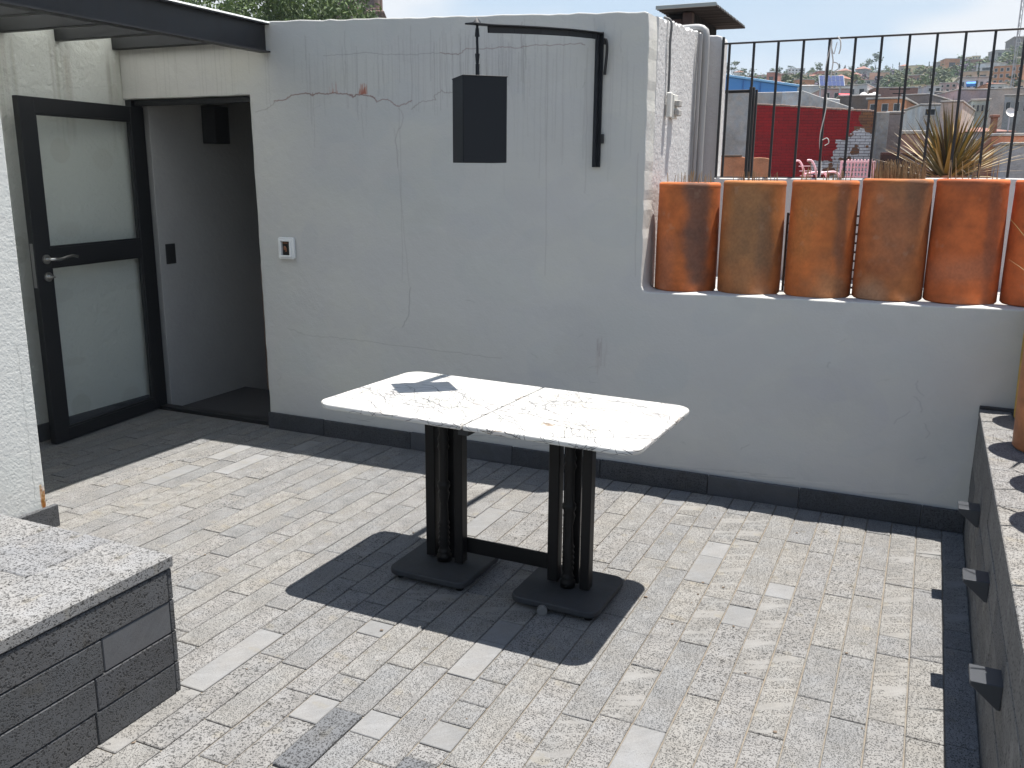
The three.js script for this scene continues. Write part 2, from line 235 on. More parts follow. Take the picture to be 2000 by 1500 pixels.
{
  const r = rng(12), pts = [];
  const wob = (x0, y0, x1, y1, n, a) => { for (let k = 0; k < n; k++) { const t = k / n; pts.push([x0 + (x1 - x0) * t + (r() - 0.5) * a, y0 + (y1 - y0) * t + (r() - 0.5) * a]); } };
  wob(-3.712, -0.02, 2.4, -0.02, 1, 0); wob(2.4, -0.02, 2.4, 1.07, 1, 0);
  wob(2.4, 1.07, -1.26, 1.018, 40, 0.004);
  for (let k = 0; k <= 5; k++) { const a = Math.PI * 1.5 - k / 5 * Math.PI / 2; pts.push([-1.262 + 0.04 * Math.cos(a), 1.057 + 0.04 * Math.sin(a)]); }
  wob(-1.303, 1.09, -1.312, 2.33, 26, 0.005); pts.push([-1.32, 2.344], [-1.338, 2.352]);
  wob(-1.37, 2.354, -3.6, 2.436, 44, 0.008); wob(-3.6, 2.436, -4.92, 2.47, 8, 0.004);
  pts.push([-4.94, 2.47], [-4.94, -0.02], [-4.752, -0.02], [-4.752, 2.03]); wob(-4.74, 2.034, -3.76, 2.034, 14, 0.004); wob(-3.738, 2.034, -3.712, 0.02, 34, 0.004);
  const g = extrude(pts, 0.15, 0.006, 2); g.translate(0, 0, -0.144 - 0.0);
  const w = thing('rendered_wall', 'grey rendered back wall with rusty hairline cracks, doorway and low right part', 'wall');
  mk('wall_face', g, WALL, w);
  // volcanic stone skirting along the foot
  const sk = [stone('fine', [0.075, 0.078, 0.085]), stone('mid', [0.082, 0.084, 0.09]), stone('smooth', [0.085, 0.088, 0.096])];
  let x = -3.712; const L = [0.43, 0.62, 0.66, 0.52, 0.58, 0.45, 0.55, 0.31];
  for (let k = 0; x < 0.27; k++) { const x1 = Math.min(0.281, x + L[k % 8]); const m = mk('skirting_stone', cbox(x1 - x - 0.003, 0.104, 0.02, 0.003, r() * 5, r() * 5), sk[k % 3], w); m.position.set((x + x1) / 2, 0.052 + (r() - 0.5) * 0.003, 0.0165); x = x1; }
}
{ // return of the tall wall, running back from the corner
  const r = rng(33), s = [[-0.146, 0.9], [-0.146, 2.35]];
  for (let k = 1; k <= 30; k++) { const z = -0.146 - 0.9 * k / 30; s.push([z, 2.345 + 0.045 * k / 30 + (r() - 0.5) * 0.024]); }
  s.push([-1.046, 0.9]);
  const g = extrude(s.map(([z, y]) => [-z, y]), 0.16, 0.006, 1); g.rotateY(Math.PI / 2); g.translate(-1.464, 0, 0);
  solo('side_wall', g, STUCCO, 'sunlit rough plaster side wall running back from the grey wall corner', 'wall');
  const p = solo('wall_stub', extrude([[-1.315, 0.9], [-1.185, 0.9], [-1.188, 2.35], [-1.196, 2.368], [-1.22, 2.376], [-1.3, 2.38], [-1.315, 2.38]], 0.14, 0.006, 1).translate(0, 0, -1.19), STUCCO, 'short grey wall stub between the downpipe and the railing', 'wall');
  // recess behind the pots and parapet under the railing
  structure('ledge_floor', span(-1.31, 2.4, 0.6, 1.012, -1.0, -0.1495, 0.002), std([0.42, 0.42, 0.41], 0.95, { map: rep(grime, 0.7) }));
  const q = []; for (let k = 0; k <= 40; k++) q.push([-1.184 + 3.58 * k / 40, 1.578 + 0.03 * k / 40 + (r() - 0.5) * 0.004]);
  solo('parapet', extrude([[2.396, 0.6], ...q.reverse(), [-1.184, 0.6]].reverse(), 0.15, 0.006, 1).translate(0, 0, -1.15), WALLPLAIN, 'low grey parapet behind the row of clay pots', 'wall');
}
{ // near white wall on the left, block with end at z 1.77
  const cv = document.createElement('canvas'); cv.width = 1024; cv.height = 1024; const c = cv.getContext('2d'), r = rng(61);
  c.fillStyle = 'rgb(238,238,235)'; c.fillRect(0, 0, 1024, 1024);
  for (let k = 0; k < 500; k++) { c.fillStyle = `rgba(205,208,208,${0.02 + r() * 0.05})`; c.beginPath(); c.ellipse(r() * 1024, r() * 1024, 10 + r() * 50, 8 + r() * 30, r() * 3, 0, 7); c.fill(); }
  const S = 1024 / 3.2, px = (z) => 1024 - (z - 1.4) * S, py = (y) => 1024 - y * S;
  for (let k = 0; k < 60; k++) { c.fillStyle = `rgba(${150 + r() * 40},${80 + r() * 30},${20 + r() * 25},${0.15 + r() * 0.4})`; const y = 0.11 + Math.pow(r(), 1.7) * 0.11; c.fillRect(px(1.785 + r() * 0.022), py(y), 1 + r() * 3, 2 + r() * 9); }
  c.strokeStyle = 'rgba(150,152,150,0.5)'; c.lineWidth = 1; c.beginPath(); for (let k = 0; k < 60; k++) c.lineTo(px(1.83 + Math.sin(k * 0.9) * 0.003), py(0.15 + k * 0.012)); c.stroke();
  const t = new THREE.CanvasTexture(cv); t.colorSpace = THREE.SRGBColorSpace; t.repeat.set(-1 / 3.2, 1 / 3.2); t.offset.set(1 + 1.4 / 3.2, 0);
  const m = std([0.70, 0.71, 0.705], 0.92, { map: t, bumpMap: rep(stuccoBump, 0.36), bumpScale: 0.0024 });
  const w = thing('white_wall', 'sunlit white plaster wall with a rust spot at its foot', 'wall');
  const g = cbox(1.37, 3.4, 4.0, 0.008); g.translate(-4.215, 1.68, 3.775);
  { const uv = g.attributes.uv, p = g.attributes.position; for (let i = 0; i < uv.count; i++) uv.setXY(i, p.getZ(i), p.getY(i)); }
  mk('wall_face', g, m, w);
  const sk = stone('mid', [0.10, 0.103, 0.11]);
  for (const [a, b] of [[1.737, 2.32], [2.323, 2.9]]) { const k = mk('skirting_stone', cbox(0.022, 0.104, b - a, 0.003, a, 0), sk, w); k.position.set(-3.518, 0.052, (a + b) / 2); }
}
{ // alcove left wall
  const cv = document.createElement('canvas'); cv.width = 512; cv.height = 512; const c = cv.getContext('2d'), r = rng(62);
  c.fillStyle = 'rgb(236,238,233)'; c.fillRect(0, 0, 512, 512); const S = 512 / 2.6;
  for (const z of [0.45, 0.06, 0.81]) for (let k = 0; k < 70; k++) { const zz = z + (r() - 0.45) * 0.13, y0 = 2.33 - r() * 0.1; c.fillStyle = `rgba(150,146,134,${0.02 + r() * 0.045})`; c.fillRect(512 - zz * S, 512 - y0 * S, 1 + r() * 3, (0.1 + r() * 0.5) * S); }
  for (let k = 0; k < 40; k++) { c.fillStyle = `rgba(150,140,120,${0.05 + r() * 0.08})`; c.beginPath(); c.ellipse(r() * 512, r() * 512, 4 + r() * 20, 4 + r() * 14, 0, 0, 7); c.fill(); }
  const t = new THREE.CanvasTexture(cv); t.colorSpace = THREE.SRGBColorSpace; t.repeat.set(-1 / 2.6, 1 / 2.6); t.offset.set(1, 0);
  const w = thing('alcove_wall', 'plaster wall of the covered alcove behind the open door', 'wall');
  const g = span(-4.93, -4.75, -0.02, 2.62, 0.002, 1.773, 0.003);
  { const uv = g.attributes.uv, p = g.attributes.position; for (let i = 0; i < uv.count; i++) uv.setXY(i, p.getZ(i), p.getY(i)); }
  mk('wall_face', g, std([0.66, 0.663, 0.655], 0.92, { map: t, bumpMap: rep(stuccoBump, 0.9), bumpScale: 0.009 }), w);
  const k = mk('skirting_stone', cbox(0.02, 0.104, 1.75, 0.003), stone('smooth', [0.085, 0.088, 0.096]), w); k.position.set(-4.739, 0.052, 0.89);
}
{ // dark stair room behind the doorway
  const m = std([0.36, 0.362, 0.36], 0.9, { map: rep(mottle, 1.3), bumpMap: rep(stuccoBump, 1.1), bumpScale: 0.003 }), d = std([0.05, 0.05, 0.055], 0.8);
  const w = thing('stair_room', 'dark stair room seen through the open doorway', 'room');
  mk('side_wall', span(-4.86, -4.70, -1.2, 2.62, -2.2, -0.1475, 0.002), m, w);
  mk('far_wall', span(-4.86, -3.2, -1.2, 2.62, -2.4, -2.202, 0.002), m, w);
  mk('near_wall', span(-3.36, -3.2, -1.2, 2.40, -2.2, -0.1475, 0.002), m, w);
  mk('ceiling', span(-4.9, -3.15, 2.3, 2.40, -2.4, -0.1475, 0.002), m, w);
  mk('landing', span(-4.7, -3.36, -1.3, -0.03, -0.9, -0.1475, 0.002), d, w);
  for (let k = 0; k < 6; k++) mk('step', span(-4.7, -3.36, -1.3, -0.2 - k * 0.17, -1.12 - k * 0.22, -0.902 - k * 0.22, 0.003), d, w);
  const s = solo('switch_plate', span(-4.7, -4.694, 0.975, 1.11, -0.285, -0.198, 0.002), BLACKDULL, 'black switch plate on the stair room wall', 'switch');
  const l = thing('wall_lantern', 'black box lantern hanging inside the dark doorway', 'lamp');
  mk('lantern_body', span(-4.66, -4.54, 1.78, 2.03, -0.72, -0.58, 0.003), BLACKDULL, l); mk('bracket', span(-4.70, -4.661, 1.9, 1.96, -0.67, -0.63, 0.003), BLACKDULL, l);
}
// ---------------------------------------------------------------- pergola over the door alcove
{
  const p = thing('pergola', 'black steel pergola over the door alcove with frosted roof sheet', 'pergola');
  const w = 0.036, t = 0.008, y0 = 2.264, y1 = 2.423;
  const I = [[-w, y0], [w, y0], [w, y0 + t], [0.004, y0 + t], [0.004, y1 - t], [w, y1 - t], [w, y1], [-w, y1], [-w, y1 - t], [-0.004, y1 - t], [-0.004, y0 + t], [-w, y0 + t]];
  mk('main_beam', extrude(I, 1.76).translate(-3.6, 0, 0.003), std([0.02, 0.02, 0.023], 0.5, { map: rep(grime, 0.5), bumpMap: rep(grime, 0.2), bumpScale: 0.001 }), p);
  for (const z of [0.04, 0.452, 0.81, 1.17, 1.53]) mk('rafter', span(-4.748, -3.608, 2.326, 2.418, z - 0.022, z + 0.022, 0.004), BLACK, p);
  mk('roof_sheet', span(-4.748, -3.56, 2.4245, 2.4305, 0.004, 1.765, 0.001), new THREE.MeshPhysicalMaterial({ color: lin(0.95, 0.965, 0.955), roughness: 1, transmission: 0.74, thickness: 0 }), p);
}
// ---------------------------------------------------------------- door
{
  const fr = thing('door_frame', 'black steel frame round the doorway', 'door frame');
  mk('hinge_post', span(-4.748, -4.70, 0.0, 2.03, -0.10, -0.005, 0.002), BLACK, fr);
  mk('head', span(-4.70, -3.745, 1.998, 2.03, -0.10, -0.03, 0.002), BLACK, fr);
  mk('latch_post', span(-3.742, -3.722, 0.022, 2.0, -0.13, -0.09, 0.002), BLACK, fr);
  mk('threshold', span(-4.70, -3.716, -0.006, 0.02, -0.10, -0.03, 0.002), BLACK, fr);
  const d = thing('glazed_door', 'open black steel door with two glass panes and lever handle', 'door', [-4.712, 0, -0.097], -1.4616);
  const H = 0.02, L = 0.987;
  mk('stile', span(0.0, 0.122, 0.008, 1.99, -H, H, 0.002), BLACK, d); mk('stile', span(L - 0.108, L, 0.008, 1.99, -H, H, 0.002), BLACK, d);
  mk('rail', span(0.1225, L - 0.1085, 1.905, 1.99, -H, H, 0.002), BLACK, d); mk('rail', span(0.1225, L - 0.1085, 1.05, 1.155, -H, H, 0.002), BLACK, d); mk('rail', span(0.1225, L - 0.1085, 0.008, 0.08, -H, H, 0.002), BLACK, d);
  const glass = new THREE.MeshPhysicalMaterial({ color: lin(0.985, 0.995, 0.99), roughness: 0.06, transmission: 1, thickness: 0, ior: 1.5 });
  mk('pane', span(0.1225, L - 0.1085, 1.1555, 1.9045, 0.002, 0.007, 0.0005), glass, d); mk('pane', span(0.1225, L - 0.1085, 0.0805, 1.0495, 0.002, 0.007, 0.0005), glass, d);
  for (const [a, b] of [[1.155, 1.905], [0.08, 1.05]]) { const bead = join([span(0.1225, L - 0.1085, a + 0.0005, a + 0.012, -0.016, 0.0015, 0.001), span(0.1225, L - 0.1085, b - 0.012, b - 0.0005, -0.016, 0.0015, 0.001), span(0.1225, 0.1345, a + 0.0125, b - 0.0125, -0.016, 0.0015, 0.001), span(L - 0.1205, L - 0.1085, a + 0.0125, b - 0.0125, -0.016, 0.0015, 0.001)]); mk('glazing_bead', bead, BLACK, d); }
  const steel = std([0.55, 0.54, 0.52], 0.32, { metalness: 1 });
  const rose = (y) => new THREE.CylinderGeometry(0.026, 0.027, 0.01, 28).rotateX(Math.PI / 2).translate(0.915, y, -H - 0.005);
  const h = mk('handle', tube([[0.915, 1.095, -H - 0.01], [0.915, 1.095, -0.055], [0.895, 1.095, -0.066], [0.86, 1.092, -0.067], [0.80, 1.101, -0.067], [0.76, 1.104, -0.066], [0.722, 1.098, -0.065]], 0.0085, 40, 12), steel, d); mk('rose', rose(1.095), steel, h);
  const c = mk('lock_cylinder', rose(0.995), steel, d); mk('key', join([new THREE.CylinderGeometry(0.009, 0.009, 0.02, 16).rotateX(Math.PI / 2).translate(0.915, 0.995, -H - 0.018), span(0.898, 0.912, 0.991, 0.999, -0.075, -0.04, 0.001)]), steel, c);
  mk('lock_plate', span(L, L + 0.0025, 0.937, 1.188, -0.011, 0.011, 0.001), std([0.3, 0.29, 0.28], 0.45, { metalness: 0.8 }), d);
}
// ---------------------------------------------------------------- bistro table
{
  const L = 1.275, D = 0.715, Rr = 0.075;
  const cv = document.createElement('canvas'); cv.width = 2048; cv.height = 1024; const c = cv.getContext('2d'), r = rng(205);
  c.fillStyle = 'rgb(244,244,243)'; c.fillRect(0, 0, 2048, 1024);
  for (let k = 0; k < 160; k++) { c.fillStyle = `rgba(${225 + r() * 20},${220 + r() * 20},${212 + r() * 20},${0.05 + r() * 0.1})`; c.beginPath(); c.ellipse(r() * 2048, r() * 1024, 30 + r() * 150, 15 + r() * 60, r() * 3, 0, 7); c.fill(); }
  const vein = (x, y, ang, n, w, col, branch) => { c.lineWidth = w; let a = ang; for (let k = 0; k < n; k++) { a += (r() - 0.5) * 0.75; a += (ang - a) * 0.12; const nx = x + Math.cos(a) * 14, ny = y + Math.sin(a) * 14; c.strokeStyle = `rgba(${col},${0.7 + r() * 0.3})`; c.lineWidth = Math.max(2.2, w * (0.45 + r())); c.beginPath(); c.moveTo(x, y); c.lineTo(nx, ny); c.stroke(); x = nx; y = ny; if (branch && r() < 0.12) vein(x, y, a + (r() - 0.5) * 2, 8 + r() * 18, w * 0.55, col, false); } };
  for (let k = 0; k < 66; k++) vein(r() * 2048, r() * 1024, (r() < 0.5 ? 0.2 : 3.3) + (r() - 0.5) * 0.9, 20 + r() * 55, 2.4 + r() * 2.6, r() < 0.93 ? '96,96,100' : '120,102,80', true);
  for (let k = 0; k < 120; k++) vein(r() * 2048, r() * 1024, r() * 6, 6 + r() * 16, 2.6, '104,104,108', false);
  vein(1050, 640, 0.16, 30, 7, '84,82,82', true); vein(1400, 760, 0.02, 40, 7, '84,82,82', true);
  for (let k = 0; k < 40; k++) { c.fillStyle = 'rgba(140,108,76,0.22)'; c.beginPath(); c.ellipse(1420 + (r() - 0.5) * 70, 770 + (r() - 0.5) * 36, 4 + r() * 12, 3 + r() * 7, r() * 3, 0, 7); c.fill(); }
  const tx = new THREE.CanvasTexture(cv); tx.colorSpace = THREE.SRGBColorSpace; tx.repeat.set(1 / 1.32, 1 / 0.76); tx.offset.set(0.5, 0.5); tx.wrapS = tx.wrapT = THREE.RepeatWrapping;
  const marble = std([0.56, 0.555, 0.54], 0.35, { map: tx });
  const t = thing('pedestal_table', 'white marble table on twin black iron pedestals', 'table', [-1.407, 0, 1.387], -0.014);
  const top = new THREE.Group(); top.name = 'tabletop'; t.add(top); top.position.set(0, 0.722, 0); top.rotation.set(-0.0215, 0, -0.0133);
  for (const s of [-1, 1]) {
    const pts = [[s * 0.0042, -D / 2], ...(() => { const a = []; for (let k = 0; k <= 10; k++) { const q = -Math.PI / 2 + k / 10 * Math.PI / 2; a.push([s * (L / 2 - Rr + Rr * Math.cos(q)), -(D / 2 - Rr) + Rr * Math.sin(q)]); } for (let k = 0; k <= 10; k++) { const q = k / 10 * Math.PI / 2; a.push([s * (L / 2 - Rr + Rr * Math.cos(q)), (D / 2 - Rr) + Rr * Math.sin(q)]); } return a; })(), [s * 0.0042, D / 2]];
    if (s < 0) pts.reverse();
    const g = extrude(pts, 0.02, 0.006, 3); g.rotateX(-Math.PI / 2); mk('marble_slab', g, marble, top);
  }
  const fr = mk('subframe', join([span(-0.56, 0.56, -0.026, -0.0015, 0.17, 0.2, 0.002), span(-0.56, 0.56, -0.026, -0.0015, -0.2, -0.17, 0.002), span(-0.3, -0.24, -0.027, -0.002, -0.169, 0.169, 0.002), span(0.24, 0.3, -0.027, -0.002, -0.169, 0.169, 0.002), span(-0.02, 0.02, -0.0265, -0.0018, -0.345, -0.201, 0.001), span(-0.02, 0.02, -0.0265, -0.0018, 0.201, 0.345, 0.001), span(-0.02, 0.02, -0.0275, -0.0018, -0.169, 0.169, 0.001)]), BLACKDULL, top);
  const iron = new THREE.MeshPhysicalMaterial({ color: lin(0.005, 0.005, 0.0055), roughness: 0.45, specularIntensity: 0.45 }), cast = std([0.034, 0.037, 0.042], 0.66, { map: rep(grime, 0.5), bumpMap: rep(grime, 0.12), bumpScale: 0.0006 });
  for (const x of [-0.267, 0.277]) {
    const pd = new THREE.Group(); pd.name = 'pedestal'; pd.position.set(x, 0, 0.008); t.add(pd);
    const b = extrude(roundRect(0.352, 0.345, 0.045), 0.026, 0.006, 3); b.rotateX(-Math.PI / 2); b.translate(0, 0.026, 0); mk('base_plate', b, cast, pd);
    const x0 = 0.0;
    mk('post', span(-0.09, -0.046, 0.0525, 0.699, -0.04, 0.006, 0.003), iron, pd); mk('post', span(0.052, 0.09, 0.0525, 0.694, -0.022, 0.024, 0.003), iron, pd); mk('post', span(-0.036, 0.033, 0.0525, 0.696, -0.03, -0.016, 0.002), iron, pd);
    const bp = [[0, 0.0525], [0.03, 0.0525], [0.03, 0.075], [0.022, 0.082], [0.027, 0.09], [0.022, 0.098], [0.019, 0.11]];
    for (let k = 0; k < 5; k++) bp.push([0.024, 0.125 + k * 0.022], [0.019, 0.136 + k * 0.022]);
    bp.push([0.018, 0.25], [0.016, 0.3], [0.024, 0.34], [0.019, 0.355], [0.026, 0.37], [0.026, 0.385], [0.018, 0.395], [0.018, 0.52], [0.025, 0.535], [0.02, 0.55], [0.024, 0.565], [0.017, 0.59], [0.024, 0.64], [0.028, 0.66], [0.028, 0.694], [0, 0.694]);
    mk('baluster', lathe(bp, 24).translate(0.0, 0, 0.012), iron, pd);
  }
  mk('stretcher', span(-0.184, 0.192, 0.088, 0.152, -0.022, -0.010, 0.002), iron, t);
  for (const [px, pz] of [[-0.40, 0.14], [-0.13, 0.14], [0.14, -0.12], [0.41, -0.12], [-0.40, -0.12], [-0.13, -0.12]]) mk('foot', at(new THREE.CylinderGeometry(0.016, 0.016, 0.026, 16), px, 0.0135, pz), iron, t);
  const wheel = std([0.16, 0.16, 0.155], 0.5);
  mk('levelling_foot', join([new THREE.CylinderGeometry(0.019, 0.019, 0.014, 22).rotateX(Math.PI / 2).rotateY(0.4).translate(0.245, 0.0195, 0.19), new THREE.CylinderGeometry(0.012, 0.012, 0.018, 18).rotateX(Math.PI / 2).rotateY(0.4).translate(0.245, 0.0195, 0.19)]), wheel, t);
  mk('foot', at(new THREE.CylinderGeometry(0.016, 0.016, 0.026, 16), 0.41, 0.0135, 0.14), iron, t);
}
// ---------------------------------------------------------------- wall lantern on a curved arm
{
  const l = thing('arm_lantern', 'black box lantern hanging from a curved arm on the grey wall', 'lamp');
  const m = new THREE.MeshPhysicalMaterial({ color: lin(0.009, 0.011, 0.015), roughness: 0.6, specularIntensity: 0.6 });
  const br = mk('wall_bracket', join([span(-1.578, -1.536, 1.63, 2.268, 0.0075, 0.016, 0.001), span(-1.5625, -1.5515, 1.632, 2.266, 0.0165, 0.045, 0.001)]), m, l);
  const A = [[-1.556, 2.262, 0.01], [-1.566, 2.257, 0.1], [-1.588, 2.236, 0.35], [-1.613, 2.209, 0.62], [-1.634, 2.184, 0.85], [-1.652, 2.161, 1.05], [-1.668, 2.15, 1.18]];
  const parts = []; for (let k = 0; k < A.length - 1; k++) { parts.push(bar(A[k], A[k + 1], 0.042, 0.006)); const d = (p) => [p[0], p[1] - 0.016, p[2]]; if (k < A.length - 2) parts.push(bar(d(A[k]), d(A[k + 1]), 0.007, 0.026)); }
  const arm = mk('arm', join(parts), m, l);
  mk('finial', new THREE.ConeGeometry(0.022, 0.026, 4).rotateY(0.8).translate(-1.664, 2.168, 1.12), m, arm);
  mk('cord', join([tube([[-1.664, 2.155, 1.12], [-1.6645, 2.10, 1.12], [-1.663, 2.06, 1.121], [-1.6635, 1.99, 1.12], [-1.663, 1.95, 1.12]], 0.0055, 20, 8), new THREE.CylinderGeometry(0.0095, 0.0065, 0.035, 10).translate(-1.6635, 2.03, 1.12), new THREE.CylinderGeometry(0.008, 0.008, 0.06, 10).translate(-1.663, 1.98, 1.12), new THREE.CylinderGeometry(0.007, 0.01, 0.03, 8).translate(-1.664, 2.125, 1.12)]), m, l);
  const S = 0.172, box = new THREE.Group(); box.name = 'lantern_box'; box.position.set(-1.655, 0, 1.12); box.rotation.y = 0.735; l.add(box);
  for (const [x, z, w, d] of [[0, S / 2, S, 0.004], [0, -S / 2, S, 0.004], [S / 2, 0, 0.004, S - 0.0085], [-S / 2, 0, 0.004, S - 0.0085]]) mk('side_panel', at(cbox(w, 0.318, d, 0.001), x, 1.796, z), m, box);
  mk('lid', at(cbox(S + 0.006, 0.004, S + 0.006, 0.001), 0, 1.9575, 0), m, box);
  mk('cable', tube([[-1.528, 2.21, 0.022], [-1.52, 2.235, 0.03], [-1.512, 2.21, 0.03], [-1.514, 2.16, 0.024], [-1.52, 2.10, 0.02], [-1.524, 2.07, 0.014]], 0.007, 30, 8), BLACKDULL, l);
  mk('fixing_clip', span(-1.5355, -1.520, 1.745, 1.79, 0.007, 0.02, 0.002), BLACKDULL, l);
}
// intercom box
{
  const w = std([0.72, 0.73, 0.72], 0.45), t = thing('doorbell_panel', 'white framed doorbell box with dark inset on the grey wall', 'doorbell', [-3.506, 1.147, 0]);
  const ring = new THREE.Shape(roundRect(0.115, 0.13, 0.014, 4).map((p) => new THREE.Vector2(...p))); ring.holes.push(new THREE.Path([[-0.034, -0.045], [-0.034, 0.045], [0.034, 0.045], [0.034, -0.045]].map((p) => new THREE.Vector2(...p))));
  mk('housing', new THREE.ExtrudeGeometry(ring, { depth: 0.014, bevelEnabled: true, bevelSize: 0.003, bevelThickness: 0.003, bevelOffset: -0.003, bevelSegments: 2 }).translate(0, 0, 0.008), w, t);
  const f2 = new THREE.Shape(roundRect(0.082, 0.106, 0.006, 3).map((p) => new THREE.Vector2(...p))); f2.holes.push(new THREE.Path([[-0.03, -0.041], [-0.03, 0.041], [0.03, 0.041], [0.03, -0.041]].map((p) => new THREE.Vector2(...p))));
  mk('inner_frame', new THREE.ExtrudeGeometry(f2, { depth: 0.006, bevelEnabled: true, bevelSize: 0.0015, bevelThickness: 0.0015, bevelOffset: -0.0015, bevelSegments: 1 }).translate(0, 0, 0.0265), w, t);
  mk('inset', span(-0.0335, 0.0335, -0.0445, 0.0445, 0.009, 0.012, 0.0005), std([0.02, 0.017, 0.014], 0.6), t);
  mk('wire_stub', join([tube([[-0.02, -0.01, 0.013], [-0.012, 0.01, 0.02], [-0.004, -0.004, 0.018], [-0.01, -0.02, 0.013]], 0.005, 16, 6), span(-0.025, 0.004, 0.028, 0.034, 0.0125, 0.018, 0.001)]), std([0.3, 0.13, 0.07], 0.6), t);
}
// switch, sockets, cable and downpipe on the sunlit side wall
{
  const w = std([0.62, 0.61, 0.57], 0.5), X = -1.301;
  solo('switch_box', span(X, X + 0.022, 1.885, 2.008, -0.362, -0.318, 0.004), w, 'slim white switch box on the sunlit side wall', 'switch');
  const s = thing('socket_box', 'weathered double socket box on the sunlit side wall', 'socket');
  mk('plate', span(X, X + 0.014, 1.883, 2.006, -0.50, -0.41, 0.003), w, s);
  for (const y of [1.915, 1.962]) mk('socket', span(X + 0.0145, X + 0.04, y - 0.017, y + 0.015, -0.487, -0.425, 0.004), std([0.36, 0.35, 0.33], 0.6), s);
  solo('wall_cable', tube([[X + 0.004, 2.01, -0.335], [X + 0.005, 2.12, -0.332], [X + 0.004, 2.25, -0.325], [X + 0.005, 2.352, -0.315], [X - 0.03, 2.37, -0.31]], 0.0065, 40, 7), std([0.13, 0.13, 0.13], 0.7), 'grey cable running down the side wall to the switch box', 'cable');
  const g = thing('downpipe', 'pale grey downpipe at the end of the side wall', 'pipe');
  mk('pipe', tube([[X + 0.03, 1.02, -0.985], [X + 0.03, 1.8, -0.985], [X + 0.03, 2.37, -0.985], [X + 0.025, 2.392, -0.985], [X, 2.408, -0.985], [X - 0.12, 2.41, -0.985]], 0.021, 70, 14), std([0.33, 0.33, 0.325], 0.55), g);
  mk('thin_conduit', tube([[X + 0.015, 1.02, -0.925], [X + 0.016, 1.7, -0.925], [X + 0.015, 2.37, -0.925]], 0.011, 20, 8), std([0.30, 0.295, 0.29], 0.6), g);
}
// ---------------------------------------------------------------- railing
{
  const rl = thing('iron_railing', 'black iron bar railing on the parapet', 'railing');
  const xs = [-1.142, -1.005, -0.872, -0.736, -0.601, -0.468, -0.335, -0.199, -0.067, 0.067, 0.202, 0.337, 0.472, 0.607, 0.742, 0.877, 1.012];
  xs.forEach((x, i) => mk('bar', span(x - 0.0065, x + 0.0065, 1.583 + 0.008 * i / 10, 2.319, -1.0365, -1.0235, 0.001), BLACK, rl));
  mk('end_post', span(-1.184, -1.172, 1.58, 2.36, -1.04, -1.02, 0.001), BLACK, rl);
  mk('top_rail', span(-1.184, 1.06, 2.3195, 2.3275, -1.042, -1.018, 0.001), BLACK, rl);
  mk('foot_rail', span(-1.184, 1.06, 1.5815, 1.5875, -1.046, -1.014, 0.001), BLACK, rl);
  const w = std([0.62, 0.6, 0.56], 0.7), c = [];
  for (let k = 0; k <= 40; k++) { const t = k / 40, a = t * 13; c.push([-0.601 + 0.0095 * Math.cos(a), 2.33 - 0.74 * t, -1.03 + 0.0095 * Math.sin(a)]); }
  const cab = thing('tied_cable', 'white cable wound round one railing bar with loose ends', 'cable');
  mk('winding', tube(c, 0.0028, 200, 6), w, cab);
  mk('loose_end', join([tube([[-0.59, 2.31, -1.02], [-0.585, 2.26, -1.01], [-0.573, 2.2, -1.01], [-0.58, 2.12, -1.012]], 0.0035, 24, 6), tube([[-0.575, 2.2, -1.01], [-0.548, 2.19, -1.008], [-0.542, 2.165, -1.008], [-0.565, 2.15, -1.01]], 0.003, 20, 6), tube([[-0.56, 2.329, -1.01], [-0.545, 2.31, -1.008], [-0.54, 2.27, -1.008], [-0.546, 2.24, -1.008]], 0.004, 20, 6), tube([[-0.588, 2.28, -1.01], [-0.572, 2.24, -1.008], [-0.566, 2.27, -1.008], [-0.56, 2.3, -1.008]], 0.0025, 20, 6), tube([[-0.596, 1.79, -1.015], [-0.57, 1.80, -1.012], [-0.56, 1.775, -1.012], [-0.58, 1.76, -1.013]], 0.0025, 20, 6)]), w, cab);
}
// ---------------------------------------------------------------- clay pots on the ledge
const potTex = (seed, base, spots) => dataTex(512, 256, (u, v) => {
  const a = fbm(u, v, 6, 5, seed), b = fbm(u, v, 3, 3, seed + 20), s = vnoise(u * 8, v * 64, 64, seed + 40), g = vnoise(u * 128, v * 128, 128, seed + 50);
  const ol = sstep(0.42, 0.72, b) * base[3], k = 0.72 + 0.7 * (a - 0.42) + 0.45 * (fbm(u, v, 22, 4, seed + 90) - 0.45) + 0.1 * (s - 0.5) + 0.1 * (g - 0.5);
  let c = [base[0] * k, base[1] * k, base[2] * k];
  c = [c[0] + (0.40 * k - c[0]) * ol, c[1] + (0.17 * k - c[1]) * ol, c[2] + (0.055 * k - c[2]) * ol];
  for (const [cu, cv, ru, rv, st, col] of spots) { const d = Math.hypot((u - cu) / ru, (v - cv) / rv) + (a - 0.5) * 1.1, w = (1 - sstep(0.35, 1.05, d)) * st; c = c.map((x, i) => x + (col[i] * (0.8 + 0.4 * g) - x) * w); }
  const salt = sstep(0.6, 0.75, fbm(u, v, 10, 4, seed + 60)) * (1 - sstep(0.03, 0.16, v)) * 0.45 + sstep(0.70, 0.80, fbm(u, v, 14, 4, seed + 70)) * 0.15;
  return c.map((x, i) => x + ([0.5, 0.36, 0.26][i] - x) * salt);
}, true);
